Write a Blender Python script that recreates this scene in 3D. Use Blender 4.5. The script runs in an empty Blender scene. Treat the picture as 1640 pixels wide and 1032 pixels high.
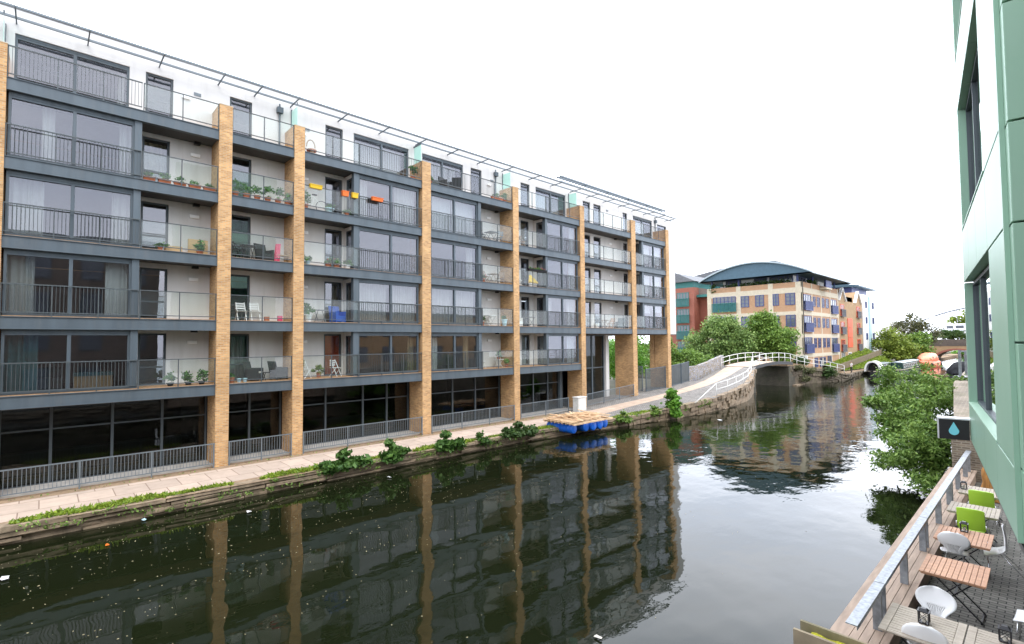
import bpy, bmesh, math, random
import numpy as np
from mathutils import Vector, Matrix
R_ = math.radians
rng = random.Random(7)
nrg = np.random.default_rng(11)
sc = bpy.context.scene
COL = sc.collection

# ------------------------------------------------------------------ camera
cd = bpy.data.cameras.new('camera'); cam = bpy.data.objects.new('camera', cd); COL.objects.link(cam)
cam.matrix_world = Matrix(((0.683722, 0.033755, 0.728962, 0), (0.7297, -0.020794, -0.683451, 0), (-0.007912, 0.999214, -0.038848, 0), (0, 0, 0, 1)))
cd.sensor_width = 36; cd.lens = 36 * 800 / 1640; cd.clip_end = 3000; cd.clip_start = 0.05
sc.camera = cam
# ------------------------------------------------------------------ sky and sun
SUN_EL, SUN_AZ = R_(52), R_(112)
w = bpy.data.worlds.new('World'); sc.world = w; w.use_nodes = True
nt = w.node_tree; nt.nodes.clear()
out = nt.nodes.new('ShaderNodeOutputWorld'); bg = nt.nodes.new('ShaderNodeBackground')
sky = nt.nodes.new('ShaderNodeTexSky'); sky.sky_type = 'NISHITA'; sky.sun_disc = False
sky.sun_elevation = SUN_EL; sky.sun_rotation = SUN_AZ; sky.dust_density = 3
tc = nt.nodes.new('ShaderNodeTexCoord'); mp = nt.nodes.new('ShaderNodeMapping'); mp.inputs['Scale'].default_value = (1.3, 1.3, 4)
nz = nt.nodes.new('ShaderNodeTexNoise'); nz.inputs['Scale'].default_value = 1.6; nz.inputs['Detail'].default_value = 6
cr = nt.nodes.new('ShaderNodeValToRGB')
cr.color_ramp.elements[0].position = .3; cr.color_ramp.elements[0].color = (15.5, 17.0, 20.0, 1)
cr.color_ramp.elements[1].position = .72; cr.color_ramp.elements[1].color = (25, 25.4, 27, 1)
mx = nt.nodes.new('ShaderNodeMix'); mx.data_type = 'RGBA'; mx.inputs[0].default_value = .88
nt.links.new(tc.outputs['Generated'], mp.inputs['Vector']); nt.links.new(mp.outputs[0], nz.inputs['Vector'])
nt.links.new(nz.outputs['Fac'], cr.inputs['Fac'])
nt.links.new(sky.outputs[0], mx.inputs[6]); nt.links.new(cr.outputs[0], mx.inputs[7])
# the overcast is brighter away down the canal and darker, cloud-laden behind the viewpoint (the windows mirror it)
dp = nt.nodes.new('ShaderNodeVectorMath'); dp.operation = 'DOT_PRODUCT'; dp.inputs[1].default_value = (-.72, .69, .1); nt.links.new(tc.outputs['Generated'], dp.inputs[0])
gm = nt.nodes.new('ShaderNodeMapRange'); gm.interpolation_type = 'SMOOTHSTEP'; gm.inputs[1].default_value = -.6; gm.inputs[2].default_value = .8; gm.inputs[3].default_value = 1.0; gm.inputs[4].default_value = 1.95; nt.links.new(dp.outputs['Value'], gm.inputs[0])
gmul = nt.nodes.new('ShaderNodeVectorMath'); gmul.operation = 'SCALE'; nt.links.new(mx.outputs[2], gmul.inputs[0]); nt.links.new(gm.outputs[0], gmul.inputs['Scale'])
nt.links.new(gmul.outputs[0], bg.inputs['Color']); bg.inputs['Strength'].default_value = .1
nt.links.new(bg.outputs[0], out.inputs['Surface'])
sd = bpy.data.lights.new('sun', 'SUN'); sd.energy = 1.5; sd.angle = R_(30); sd.color = (1, .97, .92)
sun = bpy.data.objects.new('sun', sd); COL.objects.link(sun)
# light comes from the camera's side of the canal, high
dv = Vector((math.sin(SUN_AZ) * math.cos(SUN_EL), math.cos(SUN_AZ) * math.cos(SUN_EL), math.sin(SUN_EL)))
sun.rotation_euler = dv.to_track_quat('Z', 'Y').to_euler(); sun.location = (30, -10, 60)
sc.view_settings.view_transform = 'Standard'; sc.view_settings.look = 'None'
sc.view_settings.exposure = 0.24; sc.view_settings.gamma = 1; sc.view_settings.use_curve_mapping = False
sc.cycles.transparent_max_bounces = 24; sc.cycles.max_bounces = 10

# ------------------------------------------------------------------ materials
MATS = {}
def mat(name, col, rough=.6, metal=0., var=.0, vscale=3., bump=0., bscale=20., spec=.5, dirt=None, dscale=1.2, aniso=None, coat=0.):
    m = bpy.data.materials.new(name); m.use_nodes = True; t = m.node_tree; b = t.nodes['Principled BSDF']
    b.inputs['Base Color'].default_value = (*col, 1); b.inputs['Roughness'].default_value = rough
    b.inputs['Metallic'].default_value = metal; b.inputs['Specular IOR Level'].default_value = spec
    b.inputs['Coat Weight'].default_value = coat
    tcn = t.nodes.new('ShaderNodeTexCoord'); src = tcn.outputs['Object']
    if aniso:
        mpn = t.nodes.new('ShaderNodeMapping'); mpn.inputs['Scale'].default_value = aniso
        t.links.new(src, mpn.inputs['Vector']); src = mpn.outputs[0]
    last = None
    if var > 0:
        n = t.nodes.new('ShaderNodeTexNoise'); n.inputs['Scale'].default_value = vscale; n.inputs['Detail'].default_value = 6
        t.links.new(src, n.inputs['Vector'])
        r = t.nodes.new('ShaderNodeValToRGB'); r.color_ramp.elements[0].position = .3; r.color_ramp.elements[1].position = .7
        r.color_ramp.elements[0].color = (*[c * (1 - var) for c in col], 1); r.color_ramp.elements[1].color = (*[min(1, c * (1 + var)) for c in col], 1)
        t.links.new(n.outputs['Fac'], r.inputs['Fac']); last = r.outputs[0]
    if dirt:
        n2 = t.nodes.new('ShaderNodeTexNoise'); n2.inputs['Scale'].default_value = dscale; n2.inputs['Detail'].default_value = 9; n2.inputs['Roughness'].default_value = .65
        t.links.new(src, n2.inputs['Vector'])
        r2 = t.nodes.new('ShaderNodeValToRGB'); r2.color_ramp.elements[0].position = .5; r2.color_ramp.elements[1].position = .75
        r2.color_ramp.elements[0].color = (0, 0, 0, 1); r2.color_ramp.elements[1].color = (.8, .8, .8, 1)
        t.links.new(n2.outputs['Fac'], r2.inputs['Fac'])
        mm = t.nodes.new('ShaderNodeMix'); mm.data_type = 'RGBA'; mm.inputs[6].default_value = (*col, 1); mm.inputs[7].default_value = (*dirt, 1)
        if last: t.links.new(last, mm.inputs[6])
        t.links.new(r2.outputs[0], mm.inputs[0]); last = mm.outputs[2]
    if last: t.links.new(last, b.inputs['Base Color'])
    if bump > 0:
        n3 = t.nodes.new('ShaderNodeTexNoise'); n3.inputs['Scale'].default_value = bscale; n3.inputs['Detail'].default_value = 5
        t.links.new(src, n3.inputs['Vector']); bp = t.nodes.new('ShaderNodeBump'); bp.inputs['Strength'].default_value = bump; bp.inputs['Distance'].default_value = .03
        t.links.new(n3.outputs['Fac'], bp.inputs['Height']); t.links.new(bp.outputs[0], b.inputs['Normal'])
    MATS[name] = m
    return m

def brickmat(name, c1, c2, mortar, bw=.225, bh=.075, ms=.012, rough=.85, off=.5, bump=.4, dirt=None, msmooth=.1, vscale=.8, vamt=.35, rot=0.):
    m = bpy.data.materials.new(name); m.use_nodes = True; t = m.node_tree; b = t.nodes['Principled BSDF']
    uv = t.nodes.new('ShaderNodeUVMap'); uv.uv_map = 'UVMap'; br = t.nodes.new('ShaderNodeTexBrick')
    vec = uv.outputs[0]
    if rot:
        mpn = t.nodes.new('ShaderNodeMapping'); mpn.inputs['Rotation'].default_value = (0, 0, rot); t.links.new(vec, mpn.inputs['Vector']); vec = mpn.outputs[0]
    br.offset = off; br.inputs['Scale'].default_value = 1; br.inputs['Brick Width'].default_value = bw; br.inputs['Row Height'].default_value = bh
    br.inputs['Mortar Size'].default_value = ms; br.inputs['Mortar Smooth'].default_value = msmooth; br.inputs['Bias'].default_value = 0
    br.inputs['Color1'].default_value = (*c1, 1); br.inputs['Color2'].default_value = (*c2, 1); br.inputs['Mortar'].default_value = (*mortar, 1)
    t.links.new(vec, br.inputs['Vector'])
    n = t.nodes.new('ShaderNodeTexNoise'); n.inputs['Scale'].default_value = vscale; n.inputs['Detail'].default_value = 8; n.inputs['Roughness'].default_value = .7
    t.links.new(vec, n.inputs['Vector'])
    r = t.nodes.new('ShaderNodeValToRGB'); r.color_ramp.elements[0].position = .25; r.color_ramp.elements[1].position = .75
    r.color_ramp.elements[0].color = (1 - vamt,) * 3 + (1,); r.color_ramp.elements[1].color = (1 + vamt * .6,) * 3 + (1,)
    t.links.new(n.outputs['Fac'], r.inputs['Fac'])
    mm = t.nodes.new('ShaderNodeMix'); mm.data_type = 'RGBA'; mm.blend_type = 'MULTIPLY'; mm.inputs[0].default_value = 1
    t.links.new(br.outputs['Color'], mm.inputs[6]); t.links.new(r.outputs[0], mm.inputs[7]); last = mm.outputs[2]
    if dirt:
        n2 = t.nodes.new('ShaderNodeTexNoise'); n2.inputs['Scale'].default_value = .9; n2.inputs['Detail'].default_value = 9; n2.inputs['Roughness'].default_value = .7
        t.links.new(vec, n2.inputs['Vector']); r2 = t.nodes.new('ShaderNodeValToRGB'); r2.color_ramp.elements[0].position = .52; r2.color_ramp.elements[1].position = .7
        r2.color_ramp.elements[0].color = (0, 0, 0, 1); r2.color_ramp.elements[1].color = (.85, .85, .85, 1)
        t.links.new(n2.outputs['Fac'], r2.inputs['Fac']); m3 = t.nodes.new('ShaderNodeMix'); m3.data_type = 'RGBA'; m3.inputs[7].default_value = (*dirt, 1)
        t.links.new(last, m3.inputs[6]); t.links.new(r2.outputs[0], m3.inputs[0]); last = m3.outputs[2]
    t.links.new(last, b.inputs['Base Color']); b.inputs['Roughness'].default_value = rough
    bp = t.nodes.new('ShaderNodeBump'); bp.inputs['Strength'].default_value = bump; bp.inputs['Distance'].default_value = .01; bp.invert = True
    t.links.new(br.outputs['Fac'], bp.inputs['Height']); t.links.new(bp.outputs[0], b.inputs['Normal'])
    MATS[name] = m; return m

def glassmat(name, tint=(.8, .88, .86), f0=.06, refl=(1, 1, 1), milky=0., rough=0.0):
    m = bpy.data.materials.new(name); m.use_nodes = True; t = m.node_tree; t.nodes.clear()
    o = t.nodes.new('ShaderNodeOutputMaterial'); tr = t.nodes.new('ShaderNodeBsdfTransparent'); tr.inputs[0].default_value = (*tint, 1)
    gl = t.nodes.new('ShaderNodeBsdfGlossy'); gl.inputs['Color'].default_value = (*refl, 1); gl.inputs['Roughness'].default_value = rough
    # gentle waviness of real panes
    tcn = t.nodes.new('ShaderNodeTexCoord'); n = t.nodes.new('ShaderNodeTexNoise'); n.inputs['Scale'].default_value = .7
    t.links.new(tcn.outputs['Object'], n.inputs['Vector']); bp = t.nodes.new('ShaderNodeBump'); bp.inputs['Strength'].default_value = .025; bp.inputs['Distance'].default_value = .1
    t.links.new(n.outputs['Fac'], bp.inputs['Height']); t.links.new(bp.outputs[0], gl.inputs['Normal'])
    # Schlick reflectance, the same from both faces of a pane
    lw = t.nodes.new('ShaderNodeLayerWeight'); lw.inputs['Blend'].default_value = .5
    pw = t.nodes.new('ShaderNodeMath'); pw.operation = 'POWER'; pw.inputs[1].default_value = 5; t.links.new(lw.outputs['Facing'], pw.inputs[0])
    fr = t.nodes.new('ShaderNodeMapRange'); fr.inputs[3].default_value = f0; fr.inputs[4].default_value = 1; t.links.new(pw.outputs[0], fr.inputs[0])
    mxs = t.nodes.new('ShaderNodeMixShader'); t.links.new(fr.outputs[0], mxs.inputs[0]); base = tr.outputs[0]
    if milky > 0:
        df = t.nodes.new('ShaderNodeBsdfDiffuse'); df.inputs[0].default_value = (*[min(1, c) for c in tint], 1)
        tl = t.nodes.new('ShaderNodeBsdfTranslucent'); tl.inputs[0].default_value = (*tint, 1)
        ad = t.nodes.new('ShaderNodeMixShader'); ad.inputs[0].default_value = .5; t.links.new(df.outputs[0], ad.inputs[1]); t.links.new(tl.outputs[0], ad.inputs[2])
        m2 = t.nodes.new('ShaderNodeMixShader'); m2.inputs[0].default_value = milky
        t.links.new(tr.outputs[0], m2.inputs[1]); t.links.new(ad.outputs[0], m2.inputs[2]); base = m2.outputs[0]
    t.links.new(base, mxs.inputs[1]); t.links.new(gl.outputs[0], mxs.inputs[2]); t.links.new(mxs.outputs[0], o.inputs['Surface'])
    MATS[name] = m; return m

def leafmat(name, dark, light, trans=.25):
    m = bpy.data.materials.new(name); m.use_nodes = True; t = m.node_tree; b = t.nodes['Principled BSDF']
    g = t.nodes.new('ShaderNodeNewGeometry'); r = t.nodes.new('ShaderNodeValToRGB')
    r.color_ramp.elements[0].color = (*dark, 1); r.color_ramp.elements[1].color = (*light, 1)
    t.links.new(g.outputs['Random Per Island'], r.inputs['Fac'])
    n = t.nodes.new('ShaderNodeTexNoise'); n.inputs['Scale'].default_value = .8; n.inputs['Detail'].default_value = 3
    tcn = t.nodes.new('ShaderNodeTexCoord'); t.links.new(tcn.outputs['Object'], n.inputs['Vector'])
    h = t.nodes.new('ShaderNodeHueSaturation'); mr = t.nodes.new('ShaderNodeMapRange'); mr.inputs[3].default_value = .6; mr.inputs[4].default_value = 1.4
    t.links.new(n.outputs['Fac'], mr.inputs[0]); t.links.new(mr.outputs[0], h.inputs['Value']); t.links.new(r.outputs[0], h.inputs['Color'])
    t.links.new(h.outputs[0], b.inputs['Base Color']); b.inputs['Roughness'].default_value = .55; b.inputs['Specular IOR Level'].default_value = .3
    o = t.nodes['Material Output']; tl = t.nodes.new('ShaderNodeBsdfTranslucent'); t.links.new(h.outputs[0], tl.inputs[0])
    mxs = t.nodes.new('ShaderNodeMixShader'); mxs.inputs[0].default_value = trans
    t.links.new(b.outputs[0], mxs.inputs[1]); t.links.new(tl.outputs[0], mxs.inputs[2]); t.links.new(mxs.outputs[0], o.inputs['Surface'])
    MATS[name] = m; return m

brickmat('brick_yellow', (.70, .40, .16), (.42, .205, .07), (.50, .38, .24), dirt=(.56, .35, .18), vamt=.42, vscale=.6)
brickmat('brick_red', (.34, .085, .05), (.27, .07, .045), (.3, .16, .12), vamt=.2)
brickmat('brick_orange', (.47, .26, .135), (.40, .215, .11), (.44, .3, .2), vamt=.15)
brickmat('brick_tan', (.42, .27, .13), (.34, .2, .1), (.36, .25, .15), vamt=.2)
brickmat('brick_old', (.26, .2, .14), (.13, .1, .075), (.3, .26, .2), dirt=(.12, .11, .06), vamt=.5, ms=.018)
brickmat('brick_dark', (.12, .085, .065), (.08, .06, .05), (.14, .12, .1), vamt=.35)
brickmat('brick_wet', (.10, .085, .06), (.055, .05, .035), (.09, .08, .06), dirt=(.035, .045, .018), vamt=.5, ms=.018)
brickmat('pavers', (.23, .22, .19), (.15, .145, .125), (.02, .02, .018), bw=.21, bh=.105, ms=.008, vamt=.35, bump=.8)
brickmat('flagstones', (.58, .455, .36), (.47, .37, .295), (.28, .2, .15), bw=1.0, bh=1.27, ms=.018, vamt=.22, vscale=1.6, rot=math.pi / 2, bump=.5)
brickmat('ramp_slabs', (.58, .44, .33), (.50, .37, .28), (.36, .27, .2), bw=.6, bh=.6, ms=.02, vamt=.25, vscale=1.1, rot=math.pi / 2)
brickmat('cobbles', (.36, .335, .31), (.21, .195, .18), (.13, .12, .1), bw=.19, bh=.12, ms=.022, vamt=.35, bump=1.0, msmooth=.4)
brickmat('cladding_boards', (.38, .28, .21), (.32, .235, .175), (.05, .035, .03), bw=9, bh=.14, ms=.008, vamt=.18)
mat('steel', (.088, .113, .132), .5, .15, var=.14, vscale=1.1, aniso=(2.5, 2.5, .35), dirt=(.115, .13, .14), dscale=2)
mat('steel_light', (.17, .20, .22), .45, .3, var=.08, vscale=1.5)
mat('frame_dark', (.065, .08, .09), .45, .1)
mat('rail_grey', (.085, .10, .105), .5, .2, var=.12)
mat('soffit', (.09, .095, .1), .8, var=.1)
mat('soffit_brown', (.11, .085, .065), .8, var=.15)
mat('render_white', (.70, .685, .665), .85, var=.05, vscale=.9, dirt=(.57, .55, .52), dscale=1.3, aniso=(1.6, 1.6, .22))
mat('render_top', (.66, .652, .64), .85, var=.03, vscale=.8, dirt=(.56, .55, .54), dscale=1.2, aniso=(1.5, 1.5, .2))
mat('white_paint', (.8, .8, .79), .5, var=.03)
mat('white_worn', (.74, .74, .72), .55, var=.05, dirt=(.45, .4, .33), dscale=3)
mat('roofing', (.16, .165, .17), .8, var=.2)
mat('room_wall', (.5, .48, .46), .9, var=.05)
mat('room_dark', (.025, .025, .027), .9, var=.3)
mat('room_floor', (.2, .14, .09), .6, var=.2)
mat('timber_deck', (.42, .25, .13), .7, var=.25, vscale=9)
mat('curtain', (.66, .65, .62), .9, var=.05, vscale=6)
mat('blind', (.8, .81, .80), .9, var=.02)
mat('curtain_teal', (.09, .19, .2), .9, var=.15)
mat('curtain_tan', (.5, .4, .26), .9, var=.1)
mat('orange_door', (.78, .13, .03), .5, var=.1)
mat('soil', (.29, .2, .12), .95, var=.3, vscale=8, bump=.4, dirt=(.16, .11, .07), dscale=2)
mat('ground', (.16, .15, .11), .95, var=.35, vscale=.3, dirt=(.07, .09, .035), dscale=.15)
mat('stone', (.285, .215, .145), .9, var=.4, vscale=2.2, bump=1.0, bscale=7, dirt=(.075, .068, .035), dscale=1.6)
mat('stone_dark', (.15, .12, .085), .92, var=.5, vscale=1.6, bump=1., bscale=5, dirt=(.06, .065, .025), dscale=.9)
mat('stone_wet', (.05, .045, .032), .35, var=.4, vscale=2, bump=.8, bscale=6)
mat('concrete', (.42, .4, .37), .9, var=.12, bump=.2, dirt=(.3, .28, .25))
mat('graffiti_wall', (.22, .18, .13), .9, var=.3, bump=.5)
mat('wood_teak', (.50, .27, .155), .6, var=.22, vscale=5, aniso=(1, 6, 1), bump=.15)
mat('wood_grey', (.40, .345, .275), .75, var=.2, vscale=5, aniso=(1, 8, 1), bump=.2, dirt=(.25, .22, .17), dscale=4)
mat('wood_plank', (.34, .25, .185), .75, var=.2, vscale=2, aniso=(8, 1, 8), bump=.15)
mat('wood_pallet', (.68, .47, .28), .8, var=.3, vscale=3, dirt=(.4, .25, .13), dscale=2)
mat('wood_planter', (.25, .2, .13), .85, var=.3, vscale=3, aniso=(1, 6, 1), dirt=(.13, .13, .06))
mat('moss', (.42, .40, .03), .95, var=.45, vscale=14, bump=.8, bscale=40)
mat('log', (.55, .26, .07), .7, var=.5, vscale=2.2, aniso=(6, 6, .7), bump=.5, bscale=8, dirt=(.13, .05, .015), dscale=2)
mat('galv', (.30, .32, .34), .55, .4, var=.3, vscale=16)
mat('galv_dark', (.25, .27, .29), .5, .5, var=.3, vscale=9)
mat('plastic_white', (.82, .82, .81), .3, var=.02)
mat('plastic_shade', (.66, .66, .65), .35, var=.02)
mat('chrome', (.75, .75, .76), .15, 1.)
mat('green_seat', (.40, .66, .05), .35, var=.05)
mat('black_metal', (.012, .012, .014), .4)
mat('black', (.006, .006, .007), .35)
mat('drop_blue', (.17, .58, .66), .5)
mat('silver', (.72, .72, .74), .3, .8)
mat('cladding_green', (.255, .42, .30), .4, .15, var=.06, vscale=.5, coat=.1, dirt=(.28, .42, .32), dscale=.6)
mat('cladding_side', (.255, .405, .30), .42, .1, var=.06, vscale=.6, spec=.35, dirt=(.29, .42, .33), dscale=.5)
mat('sill_green', (.33, .50, .37), .4, .1)
mat('blue_barrel', (.012, .15, .72), .35, var=.1)
mat('blue_roof', (.06, .115, .155), .5, .2, var=.1)
mat('roof_metal', (.36, .42, .45), .4, .3)
mat('band_stone', (.56, .49, .37), .85, var=.08)
mat('blue_paint', (.045, .065, .20), .5, var=.1)
mat('teal_paint', (.02, .16, .15), .5, var=.1)
mat('orange_red', (.72, .1, .03), .55, var=.08)
mat('slate', (.13, .135, .145), .7, var=.2)
mat('far_pane', (.10, .11, .125), .12, 0, spec=.9)
mat('boat_green', (.012, .05, .04), .35, var=.1)
mat('boat_black', (.012, .013, .016), .45, var=.2)
mat('boat_pink', (.85, .23, .13), .5, var=.08)
mat('boat_pink_light', (.88, .34, .20), .5, var=.08)
mat('bark', (.075, .058, .04), .95, var=.4, vscale=6, bump=.8)
mat('terracotta', (.4, .13, .06), .8, var=.2)
mat('pot_blue', (.45, .62, .68), .5)
mat('pot_black', (.02, .02, .022), .6, spec=.2)
mat('tarpaulin', (.014, .015, .017), .9, var=.4, vscale=2, spec=.08)
mat('yellow', (.75, .48, .01), .45)
mat('orange', (.8, .16, .015), .45)
mat('blue_cloth', (.012, .09, .45), .7)
mat('pink', (.6, .04, .12), .7)
mat('rattan', (.022, .024, .026), .7, var=.3, vscale=40)
mat('cushion', (.62, .58, .5), .9)
mat('card', (.5, .34, .18), .9, var=.1)
mat('stem', (.07, .1, .03), .8)
mat('skin', (.45, .25, .17), .6)
mat('trousers', (.02, .022, .03), .8)
mat('hair', (.03, .02, .012), .7)
mat('train_white', (.72, .72, .74), .4)
mat('truss_grey', (.2, .215, .23), .5)
mat('train_blue', (.03, .05, .16), .4)
mat('cabinet', (.68, .67, .64), .6, var=.05, dirt=(.40, .44, .36), dscale=5)
mat('backing_pale', (.6, .62, .6), .4)
mat('lamp_box', (.93, .93, .92), .4)
glassmat('glass_win', (.74, .77, .77), .115, (.93, .92, 1.0))
glassmat('glass_gf', (.55, .58, .58), .04, (.95, .97, 1))
glassmat('glass_rail', (.94, .97, .96), .03, milky=.022)
glassmat('glass_green', (.30, .52, .42), .10)
glassmat('glass_frost', (.66, .86, .80), .03, milky=.75, rough=.3)
for k, a in (('leaf_maple', ((.03, .085, .016), (.115, .215, .045))), ('leaf_bright', ((.07, .20, .02), (.21, .42, .055))), ('leaf_willow', ((.075, .15, .035), (.29, .40, .115))),
             ('leaf_tree', ((.07, .145, .022), (.25, .38, .075))), ('leaf_dark', ((.03, .07, .018), (.09, .15, .04))), ('leaf_bush', ((.06, .14, .02), (.27, .40, .09))),
             ('leaf_yellow', ((.11, .17, .02), (.29, .36, .06))), ('leaf_rust', ((.06, .075, .03), (.17, .165, .075))), ('leaf_pot', ((.04, .12, .025), (.13, .28, .06))),
             ('grass_leaf', ((.12, .21, .02), (.34, .43, .05))), ('flower_red', ((.5, .02, .03), (.7, .2, .25)))):
    leafmat(k, *a)
# lamps in the ground-floor ceiling are lit in the photograph
def lampmat():
    m = bpy.data.materials.new('lamp_lit'); m.use_nodes = True; b = m.node_tree.nodes['Principled BSDF']
    b.inputs['Emission Color'].default_value = (1, .95, .85, 1); b.inputs['Emission Strength'].default_value = 4; MATS['lamp_lit'] = m
lampmat()
def graffiti():
    m = MATS['graffiti_wall']; t = m.node_tree; b = t.nodes['Principled BSDF']; prev = b.inputs['Base Color'].links[0].from_socket
    tcn = t.nodes.new('ShaderNodeTexCoord'); v = t.nodes.new('ShaderNodeTexNoise'); v.inputs['Scale'].default_value = 1.6; v.inputs['Detail'].default_value = 3; v.inputs['Distortion'].default_value = 2.5
    t.links.new(tcn.outputs['Object'], v.inputs['Vector'])
    r = t.nodes.new('ShaderNodeValToRGB'); r.color_ramp.interpolation = 'CONSTANT'
    e = r.color_ramp.elements; e[0].position = 0; e[0].color = (0, 0, 0, 1); e[1].position = .5; e[1].color = (1, 1, 1, 1)
    for p, c in ((.53, 0), (.585, 1), (.61, 0), (.45, 1), (.465, 0)):
        x = e.new(p); x.color = (c, c, c, 1)
    r2 = t.nodes.new('ShaderNodeValToRGB'); r2.color_ramp.interpolation = 'CONSTANT'; e2 = r2.color_ramp.elements
    e2[0].color = (.40, .43, .47, 1); e2[1].position = .52; e2[1].color = (.28, .36, .6, 1); x = e2.new(.6); x.color = (.45, .45, .46, 1)
    t.links.new(v.outputs['Fac'], r.inputs['Fac']); t.links.new(v.outputs['Fac'], r2.inputs['Fac'])
    mm = t.nodes.new('ShaderNodeMix'); mm.data_type = 'RGBA'; t.links.new(prev, mm.inputs[6]); t.links.new(r2.outputs[0], mm.inputs[7]); t.links.new(r.outputs[0], mm.inputs[0])
    t.links.new(mm.outputs[2], b.inputs['Base Color'])
graffiti()
def watermat():
    m = bpy.data.materials.new('canal_water'); m.use_nodes = True; t = m.node_tree; b = t.nodes['Principled BSDF']
    b.inputs['Base Color'].default_value = (.007, .0095, .0035, 1); b.inputs['Roughness'].default_value = .015; b.inputs['IOR'].default_value = 1.33; b.inputs['Specular Tint'].default_value = (.98, 1, .97, 1)
    tcn = t.nodes.new('ShaderNodeTexCoord')
    def noise(scale, sx, sy, det, rough=.5, dist=0.):
        mpn = t.nodes.new('ShaderNodeMapping'); mpn.inputs['Scale'].default_value = (sx, sy, 1); mpn.inputs['Rotation'].default_value = (0, 0, .35)
        t.links.new(tcn.outputs['Object'], mpn.inputs['Vector']); n = t.nodes.new('ShaderNodeTexNoise'); n.inputs['Scale'].default_value = scale
        n.inputs['Detail'].default_value = det; n.inputs['Roughness'].default_value = rough; n.inputs['Distortion'].default_value = dist
        t.links.new(mpn.outputs[0], n.inputs['Vector']); return n.outputs['Fac']
    big = noise(.55, 1.0, .8, 2); rip = noise(2.6, 1.0, .55, 3, .55); patch = noise(.055, 1, 1, 2)
    # breezy patches: fine ripples only where the patch noise and the distance along the canal allow
    sep = t.nodes.new('ShaderNodeSeparateXYZ'); t.links.new(tcn.outputs['Object'], sep.inputs[0])
    mr = t.nodes.new('ShaderNodeMapRange'); mr.inputs[1].default_value = 12; mr.inputs[2].default_value = 42; mr.inputs[3].default_value = .10; mr.inputs[4].default_value = 1.0
    t.links.new(sep.outputs['Y'], mr.inputs[0])
    pr = t.nodes.new('ShaderNodeMapRange'); pr.inputs[1].default_value = .40; pr.inputs[2].default_value = .62; pr.inputs[3].default_value = .35; pr.inputs[4].default_value = 1.0
    t.links.new(patch, pr.inputs[0])
    m1 = t.nodes.new('ShaderNodeMath'); m1.operation = 'MULTIPLY'; t.links.new(mr.outputs[0], m1.inputs[0]); t.links.new(pr.outputs[0], m1.inputs[1])
    m2 = t.nodes.new('ShaderNodeMath'); m2.operation = 'MULTIPLY'; t.links.new(rip, m2.inputs[0]); t.links.new(m1.outputs[0], m2.inputs[1])
    b1 = t.nodes.new('ShaderNodeBump'); b1.inputs['Strength'].default_value = 1; b1.inputs['Distance'].default_value = .026; t.links.new(big, b1.inputs['Height'])
    b2 = t.nodes.new('ShaderNodeBump'); b2.inputs['Strength'].default_value = 1; b2.inputs['Distance'].default_value = .022; t.links.new(m2.outputs[0], b2.inputs['Height'])
    t.links.new(b1.outputs[0], b2.inputs['Normal']); t.links.new(b2.outputs[0], b.inputs['Normal'])
    MATS['canal_water'] = m
watermat()

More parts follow.
